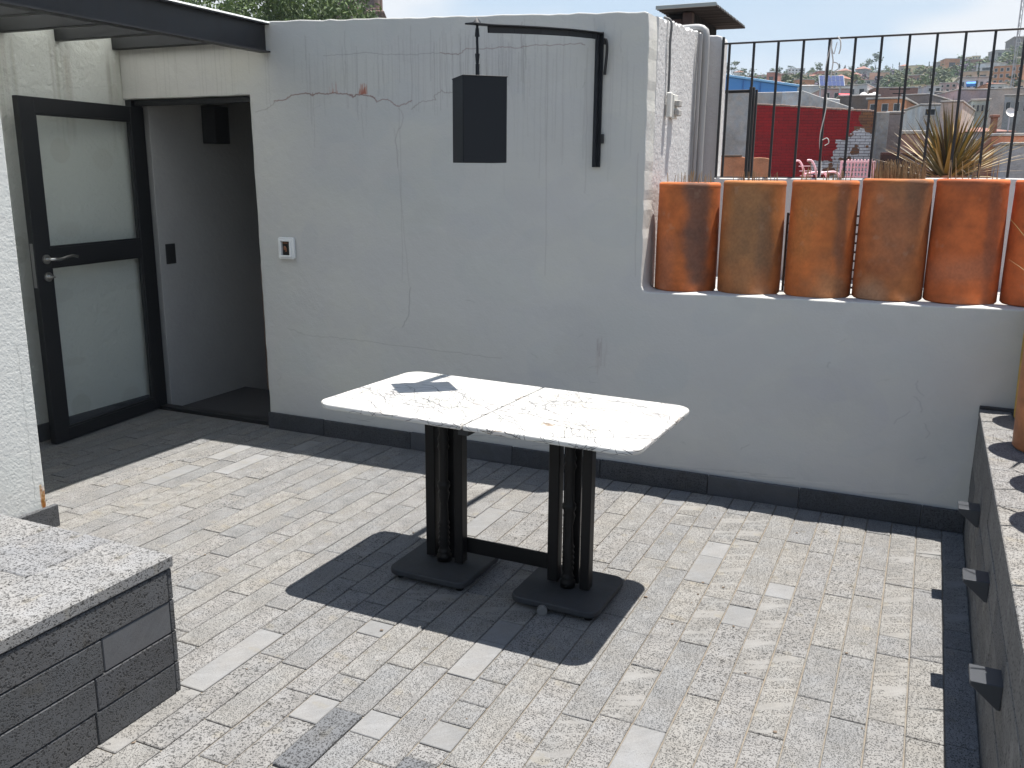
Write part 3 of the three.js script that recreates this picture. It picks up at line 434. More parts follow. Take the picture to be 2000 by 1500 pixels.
function potGeo(r0, r1, h, lip = 0.012, wall = 0.022) {
  const o = [[0, 0.002], [r0 - 0.008, 0], [r0, 0.008]];
  for (let k = 1; k <= 10; k++) { const t = k / 10; o.push([r0 + (r1 - r0) * t + 0.0015 * Math.sin(t * Math.PI), 0.008 + (h - 0.04) * t]); }
  o.push([r1 + lip * 0.1, h - 0.022], [r1 + lip * 0.12, h - 0.012], [r1 - 0.003, h - 0.002], [r1 - wall * 0.5, h], [r1 - wall, h - 0.006], [r1 - wall, h - 0.09], [0, h - 0.09]);
  return lathe(o, 56);
}
const straw = [std([0.36, 0.25, 0.13], 0.9), std([0.27, 0.17, 0.085], 0.9)];
const soil = std([0.07, 0.05, 0.035], 0.98, { map: rep(grime, 0.1), bumpMap: rep(grime, 0.08), bumpScale: 0.008 });
function stubble(n, rad, h0, h1, seed, lean = 0.25) { const r = rng(seed), l = []; for (let k = 0; k < n; k++) { const a = r() * 6.283, q = Math.sqrt(r()) * rad, x = Math.cos(a) * q, z = Math.sin(a) * q, h = h0 + (h1 - h0) * r(), lx = (r() - 0.5) * lean, lz = (r() - 0.5) * lean; const g = new THREE.CylinderGeometry(0.0012, 0.0024, h, 4, 1); g.translate(0, h / 2, 0); g.rotateX(lz).rotateZ(lx); l.push(g.translate(x, 0, z)); } return join(l); }
{
  const spec = [
    [-1.132, 1.0165, 0.156, 0.153, 0.543, [0.60, 0.155, 0.035, 0.25], [[0.585, 0.6, 0.085, 0.62, 0.75, [0.085, 0.06, 0.05]], [0.4, 0.2, 0.1, 0.3, 0.35, [0.36, 0.15, 0.09]]], 'orange clay pot with a black scorch band beside the side wall', 26, 0.035, 0.075],
    [-0.808, 1.0215, 0.153, 0.15, 0.55, [0.56, 0.18, 0.045, 0.75], [[0.5, 0.4, 0.16, 0.4, 0.4, [0.28, 0.17, 0.085]], [0.60, 0.3, 0.06, 0.4, 0.45, [0.13, 0.085, 0.055]]], 'olive brown clay pot with pale streaks on the ledge', 30, 0.02, 0.06],
    [-0.476, 1.0265, 0.155, 0.152, 0.55, [0.58, 0.16, 0.036, 0.5], [[0.55, 0.12, 0.16, 0.25, 0.55, [0.27, 0.165, 0.085]], [0.42, 0.45, 0.1, 0.3, 0.3, [0.55, 0.22, 0.06]], [0.61, 0.5, 0.05, 0.5, 0.5, [0.12, 0.07, 0.05]]], 'mottled orange clay pot before the black rack', 24, 0.03, 0.09],
    [-0.158, 1.0315, 0.156, 0.151, 0.555, [0.56, 0.165, 0.046, 0.55], [[0.55, 0.5, 0.2, 0.3, 0.35, [0.26, 0.15, 0.09]], [0.60, 0.7, 0.07, 0.4, 0.45, [0.11, 0.07, 0.05]], [0.42, 0.1, 0.1, 0.12, 0.4, [0.42, 0.3, 0.2]]], 'brown clay pot bristling with cut dry grass', 300, 0.02, 0.10],
    [0.154, 1.0365, 0.155, 0.148, 0.552, [0.59, 0.14, 0.034, 0.25], [[0.5, 0.25, 0.25, 0.12, 0.35, [0.45, 0.2, 0.12]], [0.45, 0.7, 0.2, 0.1, 0.3, [0.2, 0.08, 0.05]], [0.61, 0.35, 0.05, 0.5, 0.4, [0.14, 0.07, 0.05]]], 'red orange clay pot with a few dry stalks', 16, 0.03, 0.11],
    [0.474, 1.0415, 0.155, 0.15, 0.545, [0.62, 0.145, 0.038, 0.2], [], 'red brown clay pot next to the amber planter pot', 22, 0.03, 0.08]];
  spec.forEach(([x, y, r0, r1, h, base, spots, label, n, h0, h1], i) => {
    const t = thing('clay_pot', label, 'pot', [x, y, -0.222], Math.PI, 'clay pots in a row on the ledge');
    const tx = potTex(300 + i * 17, base, spots);
    mk('pot_body', potGeo(r0, r1, h), std([1, 1, 1], 0.78, { map: tx, bumpMap: tx, bumpScale: 0.0012 }), t);
    mk('soil', lathe([[0, h - 0.05], [0.06, h - 0.042], [r1 - 0.024, h - 0.05]], 20), soil, t);
    tag(mk('dry_stubble', stubble(n, r1 - 0.035, h0 + 0.04, h1 + 0.04, 500 + i).translate(0, h - 0.05, 0), straw[i % 2], t), null, null, null, 'stuff');
  });
  const k = thing('black_rack', 'black metal grille rack behind the clay pots', 'rack', [-0.47, 1.012, -0.46], 0.1);
  for (const x of [-0.2, 0.2]) mk('upright', span(x - 0.006, x + 0.006, 0, 0.4, -0.006, 0.006, 0.001), BLACK, k);
  for (let y = 0.03; y < 0.4; y += 0.045) mk('rung', span(-0.194, 0.194, y - 0.005, y + 0.005, -0.005, 0.005, 0.001), BLACK, k);
}
// ---------------------------------------------------------------- stone planter on the right, with wall lights
const greyFace = (seed) => dataTex(512, 512, (u, v) => { const a = fbm(u, v, 6, 4, seed), s = vnoise(u * 8 + v * 4, v * 64, 64, seed + 3), p = vnoise(u * 128, v * 128, 128, seed + 5); const d = vnoise((u + v) * 10, (v - u) * 3 + 20, 30, seed + 8); const g = 0.72 + 0.35 * (a - 0.4) + 0.16 * (s - 0.5) + 0.25 * sstep(0.8, 0.95, d) - 0.45 * (1 - sstep(0.18, 0.3, p)); return [g * 1.01, g, g * 0.98]; }, true);
{
  const r = rng(811), p = thing('stone_planter', 'long grey volcanic stone planter along the terrace edge', 'planter');
  const core = std([0.30, 0.28, 0.25], 0.95, { map: rep(grime, 0.5) });
  mk('core', span(0.302, 2.0, -0.3 + 0.302, 0.552, 0.018, 5.2, 0.004), core, p);
  const gt = greyFace(700), fm = [std([0.20, 0.196, 0.188], 0.9, { map: rep(gt, 0.6), bumpMap: rep(gt, 0.6), bumpScale: 0.002 }), std([0.175, 0.172, 0.166], 0.9, { map: rep(gt, 0.47), bumpMap: rep(gt, 0.47), bumpScale: 0.002 }), stone('fine', [0.17, 0.168, 0.165])];
  const H = [0, 0.105, 0.213, 0.32, 0.43, 0.556];
  for (let k = 0; k < 5; k++) { let z = 0.006 - r() * 0.3; while (z < 5.1) { const L = 0.35 + r() * 0.3, a = Math.max(z, 0.006), b = z + L; if (b - a > 0.04) { const m = mk('face_stone', cbox(0.02, H[k + 1] - H[k] - 0.0022, b - a - 0.002, 0.0022, r() * 5, r() * 5), fm[Math.floor(r() * 2.3)], p); m.position.set(0.2935 + (r() - 0.5) * 0.003, (H[k] + H[k + 1]) / 2, (a + b) / 2); } z = b; } }
  const tops = [...PALETTE.mid, ...PALETTE.coarse, PALETTE.fine[1]];
  let x = 0.279; for (const w of [0.132, 0.132, 0.132, 0.132, 0.132, 0.132]) { let z = 0.004 - r() * 0.3; while (z < 5.1) { const L = 0.34 + r() * 0.3, a = Math.max(z, 0.004), b = z + L; if (b - a > 0.04) { const m = mk('coping_stone', cbox(w - 0.003, 0.032, b - a - 0.003, 0.003, r() * 5, r() * 5), tops[Math.floor(r() * tops.length)], p); m.position.set(x + w / 2, 0.574 + (r() - 0.5) * 0.002, (a + b) / 2); } z = b; } x += w; }
  mk('back_stone', span(0.281, 1.1, 0.5905, 0.606, 0.0075, 0.024, 0.002), stone('fine', [0.09, 0.092, 0.1]), p);
  // wedge shaped wall lights
  const lm = std([0.055, 0.06, 0.068], 0.45, { metalness: 0.3 }); const s0 = [[0, 0], [0.074, 0], [0.074, -0.068], [0.066, -0.068], [0, -0.012]];
  const mkL = (z, label) => { const l = thing('wedge_light', label, 'wall light', [0.2085, 0.362, z], 0, 'wedge wall lights on the planter face'); mk('shade', extrude(s0.map(([a, b]) => [a, b]).reverse(), 0.09, 0.0015, 1), lm, l); mk('lens', span(0.0668, 0.0725, -0.0715, -0.0685, 0.01, 0.08, 0.0005), std([0.5, 0.5, 0.48], 0.4), l); mk('wall_plate', span(0.0745, 0.0765, -0.066, -0.001, 0.004, 0.086, 0.0005), lm, l); return l; };
  ['black wedge wall light on the planter face, nearest the grey wall', 'black wedge wall light on the planter face, second from the grey wall', 'black wedge wall light on the planter face, third from the grey wall', 'black wedge wall light on the planter face, fourth from the grey wall', 'black wedge wall light on the planter face, fifth from the grey wall'].forEach((s, i) => mkL([0.655, 1.337, 1.985, 2.65, 3.3][i], s));
}
// pots with spiky plants standing on the planter
const blade = (L, w, bend, seg = 7) => { const pos = [], idx = [], uv = []; for (let k = 0; k <= seg; k++) { const t = k / seg, a = bend * t, y = L * (Math.sin(a) / (bend || 1e-4)), z = L * ((1 - Math.cos(a)) / (bend || 1e-4)), q = w * Math.pow(1 - t, 0.7) * Math.min(1, 0.35 + t * 3) / 2; pos.push(-q, y, z, 0, y - q * 0.35 * Math.sin(a), z - q * 0.35, q, y, z); uv.push(0, t, 0.5, t, 1, t); if (k < seg) { const o = k * 3; idx.push(o, o + 3, o + 1, o + 1, o + 3, o + 4, o + 1, o + 4, o + 2, o + 2, o + 4, o + 5); } } const g = new THREE.BufferGeometry(); g.setAttribute('position', new THREE.Float32BufferAttribute(pos, 3)); g.setAttribute('uv', new THREE.Float32BufferAttribute(uv, 2)); g.setIndex(idx); g.computeVertexNormals(); return g; };
function leafMat(c) { return new THREE.MeshPhysicalMaterial({ color: lin(...c), roughness: 0.55, transmission: 0.18, thickness: 0, side: THREE.DoubleSide }); }
{
  const greens = [leafMat([0.10, 0.16, 0.035]), leafMat([0.14, 0.19, 0.05]), leafMat([0.2, 0.2, 0.07])];
  const L = ['amber clay pot with a spiky plant at the wall end of the planter', 'clay pot with a spiky plant, second along the planter from the wall', 'clay pot with a spiky plant, third along the planter from the wall', 'clay pot with a spiky plant, fourth along the planter from the wall', 'clay pot with a spiky plant, fifth along the planter from the wall'];
  [[0.553, 0.13], [0.517, 0.59], [0.563, 1.0], [0.537, 1.39], [0.56, 1.83]].forEach(([x, z], i) => {
    const r = rng(900 + i), t = thing('planter_pot', L[i], 'pot', [x, 0.5912, z], 2.6);
    const tx = potTex(620 + i * 11, i ? [0.58, 0.22, 0.09, 0.3] : [0.66, 0.40, 0.045, 0.1], []);
    mk('pot_body', potGeo(0.146, 0.152, 0.497, 0.02), std([1, 1, 1], 0.55, { map: tx, bumpMap: tx, bumpScale: 0.001 }), t);
    mk('soil', lathe([[0, 0.455], [0.07, 0.46], [0.126, 0.45]], 20), soil, t);
    const pl = thing('spiky_plant', ['spiky green plant in the amber pot at the wall end', 'spiky green plant in the second planter pot', 'spiky green plant in the third planter pot', 'spiky green plant in the fourth planter pot', 'spiky green plant in the fifth planter pot'][i], 'plant', [x, 0.5912 + 0.45, z]);
    for (let k = 0; k < 11; k++) { const g = blade(0.2 + r() * 0.22, 0.014 + r() * 0.007, 0.4 + r() * 0.7); const m = mk('leaf', g, greens[Math.floor(r() * 3)], pl); m.rotation.order = 'YXZ'; m.rotation.set(0.1 + r() * 0.6, k * 2.4 + r() + 0.9, 0); m.position.set(0, 0, 0); if (!i && !k) { m.geometry = blade(0.5, 0.022, 0.35); m.material = greens[1]; m.rotation.set(0.42, -1.6, 0); } }
  });
}
// ---------------------------------------------------------------- stone bench in the left foreground
{
  const r = rng(822), p = thing('stone_bench', 'dark volcanic stone bench block with pale porous top', 'bench');
  const xr = -2.0, z0 = 2.525, z1 = 4.3, h = 0.458;
  mk('core', span(-3.5, xr - 0.022, 0, 0.417, z0 + 0.022, z1, 0.004), std([0.16, 0.15, 0.14], 0.95), p);
  const dk = [stone('coarse', [0.10, 0.102, 0.107]), stone('mid', [0.092, 0.095, 0.1]), stone('coarse', [0.082, 0.084, 0.09]), stone('smooth', [0.11, 0.112, 0.118])];
  const H = [0.0, 0.104, 0.208, 0.313, 0.416], joints = [[2.845, 3.35, 3.9], [2.835, 3.3, 3.8], [2.80, 3.22, 3.75], [3.4, 3.9]];
  for (let k = 0; k < 4; k++) { const js = [z0 + 0.0205, ...joints[k], z1]; for (let i = 0; i < js.length - 1; i++) { const sm = (k === 2 && i === 0) || (k === 0 && i === 0 && false); const m = mk('face_stone', cbox(0.02, H[k + 1] - H[k] - 0.003, js[i + 1] - js[i] - 0.003, 0.003, r() * 5, r() * 5), sm ? dk[3] : dk[Math.floor(r() * 3)], p); m.position.set(xr - 0.0105 + (r() - 0.5) * 0.003, (H[k] + H[k + 1]) / 2, (js[i] + js[i + 1]) / 2); } }
  for (let k = 0; k < 4; k++) { let x = xr - 0.002; while (x > -3.4) { const L = 0.4 + r() * 0.2; const m = mk('end_stone', cbox(L - 0.003, H[k + 1] - H[k] - 0.003, 0.02, 0.003, r() * 5, r() * 5), dk[k % 3], p); m.position.set(x - L / 2, (H[k] + H[k + 1]) / 2, z0 + 0.0105); x -= L; } }
  const tp = [stone('mid', [0.245, 0.246, 0.25]), stone('coarse', [0.23, 0.232, 0.238]), stone('coarse', [0.255, 0.254, 0.253])];
  let x = xr + 0.004; for (const w of [0.26, 0.2601, 0.26, 0.2601, 0.26]) { let z = z0 - 0.006, first = true; while (z < z1) { const L = first ? (w === 0.2601 ? 0.3 : 0.75 + r() * 0.5) : 0.4 + r() * 0.3; first = false; const m = mk('top_stone', cbox(w - 0.003, 0.04, L - 0.003, 0.004, r() * 5, r() * 5), tp[Math.floor(r() * 3)], p); m.position.set(x - w / 2, 0.4385 + (r() - 0.5) * 0.002, z + L / 2); z += L; } x -= w; }
}
const TOWN = [
 ["house", -5.27, -48.54, 0.299, 1.5, 6.07, 5.38, 6, "flat", "pink", 3, 1, "pale pink house under the tilted solar panel"],
 ["house", -5.68, -62.25, -0.115, 1.88, 7.43, 6.6, 8, "flat", "pale", 3, 1, "whitish flat roofed house beyond the dark stone shed"],
 ["shed", -3.46, -40.06, 0.178, 1.71, 5.02, 4.27, 5, "flat", "darkstone", 0, 0, "dark stone shed with white water tanks on its roof"],
 ["house", -2.14, -36.03, -0.097, 1.33, 4.57, 3.93, 5, "slab", "orange", 3, 1, "orange house with dark windows under a thin slab roof"],
 ["house", -2.89, -61.18, 0.244, 2.63, 7.1, 6.2, 7, "flat", "brick", 0, 0, "long brown brick house behind the orange house"],
 ["house", -1.25, -43.39, -0.224, 1.21, 5.26, 4.12, 6, "flat", "stone", 0, 0, "rough brown stone house wall with bare top"],
 ["house", -2.68, -70.51, 0.136, 2.34, 7.86, 7.2, 7, "gable", "brick", 0, 0, "brown brick house with low gable behind the stone wall"],
 ["house", -0.74, -66.82, 0.26, 0.95, 7.63, 6.36, 6, "flat", "pale", 2, 2, "narrow whitish house beside the dark grey house"],
 ["house", -0.29, -58.85, -0.195, 0.67, 6.59, 5.8, 5, "flat", "charcoal", 1, 1, "small charcoal grey house with one window"],
 ["house", 0.26, -55.62, 0.196, 0.72, 6.21, 5.57, 5, "flat", "grey", 1, 1, "small plain grey block house"],
 ["house", 0.15, -93.85, -0.101, 1.55, 10.16, 9.22, 7, "flat", "pink", 3, 2, "pink two storey house with window rows"],
 ["house", 1.25, -48.06, 0.326, 1.47, 5.8, 4.9, 7, "flat", "mauve", 0, 0, "mauve blank walled house with a dark lean-to roof"],
 ["house", 3.05, -118.44, 0.075, 3.36, 12.79, 11.27, 9, "slab", "white", 5, 1, "white modern house with a blue awning"],
 ["house", 4.08, -89.85, -0.243, 1.21, 9.56, 8.81, 7, "flat", "pale", 2, 1, "white house with two dark square windows"],
 ["house", 4.99, -111.19, 0.157, 2.05, 11.9, 10.97, 8, "hip", "orange", 0, 0, "house with an orange tiled hip roof"],
 ["apartment_block", 8.2, -155.97, -0.351, 4.18, 17.81, 14.97, 14, "flat", "orange", 5, 3, "orange apartment block with rows of windows"],
 ["house", 3.16, -57.02, -0.001, 2.43, 6.52, 5.37, 8, "flat", "beige", 0, 0, "long beige blank walled building"],
 ["house", 2.81, -40.64, -0.162, 1.0, 4.93, 4.02, 6, "flat", "grey", 3, 1, "grey block house with a row of windows"],
 ["conservatory", 1.25, -35.27, 0.068, 0.62, 4.38, 3.83, 4, "slab", "glassy", 4, 1, "greenish glazed lean-to below the mauve house"],
 ["house", 1.35, -27.11, 0.077, 1.27, 3.19, 2.27, 7, "hip", "greywall", 0, 0, "grey walled house under a brown tiled hip roof"],
 ["house", 1.63, -23.72, -0.258, 0.75, 2.7, 1.8, 4, "hip", "terracotta", 0, 0, "terracotta walled house with a dark red roof"],
 ["house", 1.54, -19.1, 0.035, 1.02, 2.48, 1.21, 4, "flat", "terracotta2", 0, 0, "low orange rendered wall house beside the spiky plant"],
 ["shed", 1.54, -17.34, 0.03, 0.73, 2.23, 1.24, 2, "flat", "greywall", 0, 0, "plain grey rendered wall block before the orange house"],
 ["house", 4.19, -380.97, 0.189, 3.26, 43.48, 41.1, 14, "flat", "grey", 2, 1, "grey villa on the skyline left of the yellow villas"],
 ["house", 6.95, -388.24, -0.218, 2.92, 44.88, 42.47, 14, "flat", "yellow", 3, 1, "pale yellow villa on the skyline"],
 ["house", 9.02, -383.47, 0.077, 2.83, 44.62, 41.87, 13, "flat", "yellow2", 3, 2, "ochre yellow villa on the skyline"],
 ["house", 12.2, -390.5, 0.069, 3.64, 44.36, 42.51, 13, "hip", "brick", 0, 0, "low brown roofed villa on the skyline"],
 ["house", 16.78, -294.5, -0.256, 5.22, 36.21, 33.58, 16, "slab", "beige", 4, 2, "large beige villa high on the hill"],
 ["tower_house", 19.07, -313.9, 0.14, 4.31, 41.68, 37.57, 12, "slab", "darkstone", 2, 2, "dark stone tower house above the beige villa"],
 ["house", -42.19, -219.37, 0.386, 3.9, 24.49, 23.33, 12, "hip", "terracotta", 0, 0, "red roofed house on the hill under the tall spreading tree"],
 ["house", -41.17, -231.51, -0.027, 2.81, 25.97, 24.63, 12, "hip", "pink", 2, 1, "pink house with a red hip roof on the hill"],
 ["house", -33.35, -200.24, 0.262, 1.52, 22.25, 20.67, 9, "hip", "grey", 2, 2, "grey hillside house with terracotta eaves"],
 ["house", -39.75, -278.75, 0.239, 4.76, 31.49, 29.76, 14, "flat", "white", 5, 2, "long white hillside house near the skyline"],
 ["house", -33.23, -258.29, -0.074, 2.51, 28.16, 26.7, 10, "flat", "peach", 2, 1, "peach hillside house among trees"],
 ["house", -8.35, -61.11, 0.277, 1.38, 7.71, 6.78, 6, "gable", "lightgrey", 0, 0, "light grey metal roofed shed behind the white wall"],
 ["house", -27.37, -272.85, 0.248, 2.88, 30.43, 28.77, 12, "hip", "peach", 2, 1, "cream house with an orange roof on the hill"],
 ["house", -13.44, -186.1, 0.17, 4.08, 19.74, 18.8, 10, "hip", "grey", 3, 1, "wide grey tiled house with pale eaves on the hill"],
 ["house", -19.26, -322.82, -0.041, 3.65, 34.67, 32.9, 12, "flat", "white", 3, 1, "white house right of the big round tree"],
 ["house", -10.54, -257.05, 0.24, 3.74, 26.98, 25.45, 12, "flat", "pink", 3, 1, "pink hillside house below the skyline"],
 ["house", -8.01, -281.48, 0.028, 7.68, 29.63, 28.94, 10, "flat", "white", 0, 0, "long low white retaining building on the hill"],
 ["house", -6.1, -119.81, 0.149, 1.89, 12.39, 11.9, 8, "hip", "peach", 0, 0, "peach house with an orange tiled roof among trees"],
 ["house", -7.26, -102.03, 0.268, 1.21, 11.21, 10.06, 8, "gable", "bluegrey", 0, 0, "blue grey roofed house beyond the water tanks"],
 ["house", -3.59, -132.61, -0.174, 1.53, 13.79, 12.99, 8, "hip", "yellow", 2, 1, "small yellow house below the green trees"],
 ["house", -0.43, -32.16, 0.212, 0.67, 4.04, 3.58, 5, "flat", "pale", 1, 1, "pale house behind the spiky plant"],
 ["house", 0.23, -30.19, -0.107, 0.65, 3.99, 3.46, 5, "flat", "beige", 0, 0, "beige flat roofed annex behind the spiky plant"],
 ["stone_ruin", -1.1, -21.45, 0.143, 0.39, 3.14, 1.58, 2, "flat", "stone", 0, 0, "ruined stone pier beside the red painted wall"],
 ["house", -0.52, -17.02, -0.076, 0.48, 2.46, 1.58, 3, "slab", "brick", 0, 0, "low brown brick shed right of the ruined pier"],
];
const TREES = [
 [-50.0,-239.6,29.1,25.6,4.4,"spreading"],
 [-51.5,-238.5,27.6,25.1,1.6,"conical"],
 [-48.6,-216.8,25.8,22.6,2.4,"round"],
 [-41.0,-208.5,24.1,21.8,1.8,"round"],
 [-22.1,-334.3,40.6,35.0,5.8,"round"],
 [-13.9,-314.2,35.6,32.5,2.1,"conical"],
 [-16.3,-324.6,36.3,33.7,1.0,"conical"],
 [-17.9,-323.7,35.8,33.6,2.0,"round"],
 [-28.6,-284.2,33.0,29.3,2.1,"conical"],
 [-27.2,-284.8,32.6,29.3,1.8,"conical"],
 [-25.3,-285.5,31.9,29.0,3.8,"round"],
 [-23.8,-309.5,35.0,31.5,5.1,"round"],
 [-34.0,-281.7,32.7,29.2,4.4,"round"],
 [-34.5,-269.6,30.4,27.9,2.6,"round"],
 [-44.5,-299.9,34.2,32.8,2.5,"spreading"],
 [-38.9,-244.4,28.0,25.0,3.4,"round"],
 [-42.4,-254.3,28.9,27.0,2.5,"round"],
 [0.9,-286.3,32.6,28.5,2.0,"conical"],
 [-1.4,-250.2,27.9,24.0,3.0,"round"],
 [-3.3,-226.0,25.0,21.5,2.3,"conical"],
 [-3.0,-144.6,15.5,13.7,2.5,"round"],
 [4.1,-345.9,39.2,35.5,4.1,"round"],
 [3.1,-113.0,13.7,11.3,0.8,"conical"],
 [12.1,-361.5,41.5,37.7,4.6,"round"],
 [13.8,-327.6,38.3,34.6,4.5,"round"],
 [-12.8,-209.6,22.3,20.4,3.7,"jacaranda"],
 [7.8,-266.0,29.4,26.9,3.9,"jacaranda"],
 [-19.5,-125.5,14.3,13.1,3.4,"round"],
 [-21.0,-148.0,16.8,15.2,2.9,"round"],
 [-12.1,-140.4,15.5,13.9,2.5,"round"],
 [-15.2,-162.3,17.9,16.3,2.4,"round"],
 [-6.3,-224.4,24.1,21.9,3.4,"round"],
 [-10.3,-292.2,31.5,29.4,3.0,"round"],
 [1.7,-205.0,22.5,20.1,4.1,"round"],
 [4.2,-217.9,24.1,21.6,3.7,"round"],
 [8.1,-208.2,23.4,20.8,3.5,"round"],
 [13.7,-280.9,32.5,30.2,3.8,"round"],
 [13.9,-234.7,28.3,25.6,3.4,"round"],
 [-0.4,-157.4,16.6,15.2,2.1,"round"],
 [-8.0,-305.1,33.8,31.1,1.8,"conical"],
 [-5.3,-306.6,34.7,31.2,1.5,"conical"],
 [-47.3,-252.0,28.8,27.0,3.0,"round"],
 [-22.3,-124.1,13.8,12.6,2.0,"round"],
 [-23.9,-216.3,24.0,22.2,3.4,"round"],
 [-8.5,-165.2,17.5,15.8,2.6,"round"],
 [-20.3,-287.5,31.1,29.1,3.8,"round"],
 [6.0,-102.5,11.3,10.2,1.5,"round"],
 [3.5,-124.3,12.8,11.7,1.4,"round"],
 [-5.0,-132.0,13.9,12.7,1.9,"round"],
 [-5.1,-108.8,11.5,10.7,1.4,"round"],
];
// ---------------------------------------------------------------- neighbouring roof and its things
structure('neighbour_roof', span(-7, 4, -4, 0.9, -12.5, -1.153, 0.01), std([0.32, 0.24, 0.2], 0.95, { map: rep(grime, 1.3) }));
const render_ = (c, m = 1.2) => std(c, 0.92, { map: rep(grime, m), bumpMap: rep(stuccoBump, m), bumpScale: 0.006 });
{
  // chimney hood behind the wall
  const h = thing('vent_hood', 'dark corrugated vent hood rising behind the side wall', 'hood');
  const pos = [], idx = [], n = 84, z0 = -2.29, z1 = -3.36; for (let k = 0; k <= n; k++) { const z = z0 + (z1 - z0) * k / n, y = 2.755 + 0.011 * Math.sin(k / n * Math.PI * 2 * 19); pos.push(-1.95, y, z, -1.515, y - 0.004, z); if (k < n) idx.push(k * 2, k * 2 + 1, k * 2 + 2, k * 2 + 1, k * 2 + 3, k * 2 + 2); }
  const top = pos.length / 3; for (let k = 0; k < top; k++) pos.push(pos[k * 3], pos[k * 3 + 1] + 0.003, pos[k * 3 + 2]); for (const q of [...idx]) idx.push(q + top);
  const g = new THREE.BufferGeometry(); g.setAttribute('position', new THREE.Float32BufferAttribute(pos, 3)); g.setIndex(idx); g.computeVertexNormals();
  const dm = std([0.014, 0.0145, 0.016], 0.7, { side: THREE.DoubleSide });
  mk('roof_sheet', g, dm, h); mk('front_trim', span(-1.95, -1.515, 2.745, 2.772, -2.289, -2.279, 0.002), std([0.30, 0.33, 0.32], 0.5), h);
  mk('core', span(-1.93, -1.80, 0.9, 2.738, -3.24, -2.5, 0.004), std([0.012, 0.012, 0.014], 0.9), h);
  for (let k = 0; k < 17; k++) { const z = -2.5 - k * 0.046; mk('slat', span(-1.79, -1.72, 0.9, 2.738, z - 0.012, z, 0.002), dm, h); }
  mk('corner_post', span(-1.79, -1.72, 0.9, 2.74, -2.495, -2.43, 0.003), std([0.05, 0.03, 0.028], 0.7), h);
  mk('lintel', span(-1.93, -1.80, 2.64, 2.70, -2.495, -2.45, 0.003), std([0.05, 0.03, 0.028], 0.7), h);
  // black gate frame
  const gt = thing('gate_frame', 'black steel gate frame standing behind the railing', 'gate');
  mk('post', span(-1.425, -1.385, 0.9, 2.28, -3.27, -3.22, 0.003), BLACK, gt); mk('post', span(-1.378, -1.362, 0.9, 2.26, -3.26, -3.23, 0.002), BLACK, gt); mk('top_rail', span(-1.70, -1.4255, 2.238, 2.262, -3.26, -3.23, 0.003), BLACK, gt); mk('post', span(-1.74, -1.701, 0.9, 2.28, -3.27, -3.22, 0.003), BLACK, gt);
  // terracotta parapet, patterned panel
  const tc = thing('terracotta_parapet', 'low terracotta plastered parapet with a broken end', 'wall', [-2.175, 0.9, -7.06], 0.43);
  mk('wall_face', extrude([[-0.5, 0], [0.34, 0], [0.335, 0.82], [0.31, 0.895], [0.2, 0.905], [0.06, 0.895], [-0.02, 0.91], [-0.5, 0.9]], 0.14, 0.006, 1).translate(0, 0, -0.07), render_([0.50, 0.24, 0.13], 0.9), tc);
  mk('coping', extrude([[-0.5, 0.901], [-0.02, 0.911], [-0.02, 0.93], [-0.5, 0.922]], 0.17, 0.003, 1).translate(0, 0, -0.085), render_([0.16, 0.12, 0.09], 0.4), tc);
  const pn = thing('dark_panel', 'dark brown flecked panel beside the spiky plant', 'panel', [-0.47, 0.9, -8.95], 0.43);
  mk('board', at(cbox(0.5, 1.0, 0.04, 0.004), 0, 0.5, 0), std([0.05, 0.026, 0.022], 0.8, { map: rep(grime, 0.22) }), pn); mk('frame', span(-0.25, 0.25, 0.97, 1.0, 0.0205, 0.035, 0.002), std([0.07, 0.03, 0.025], 0.7), pn);
}
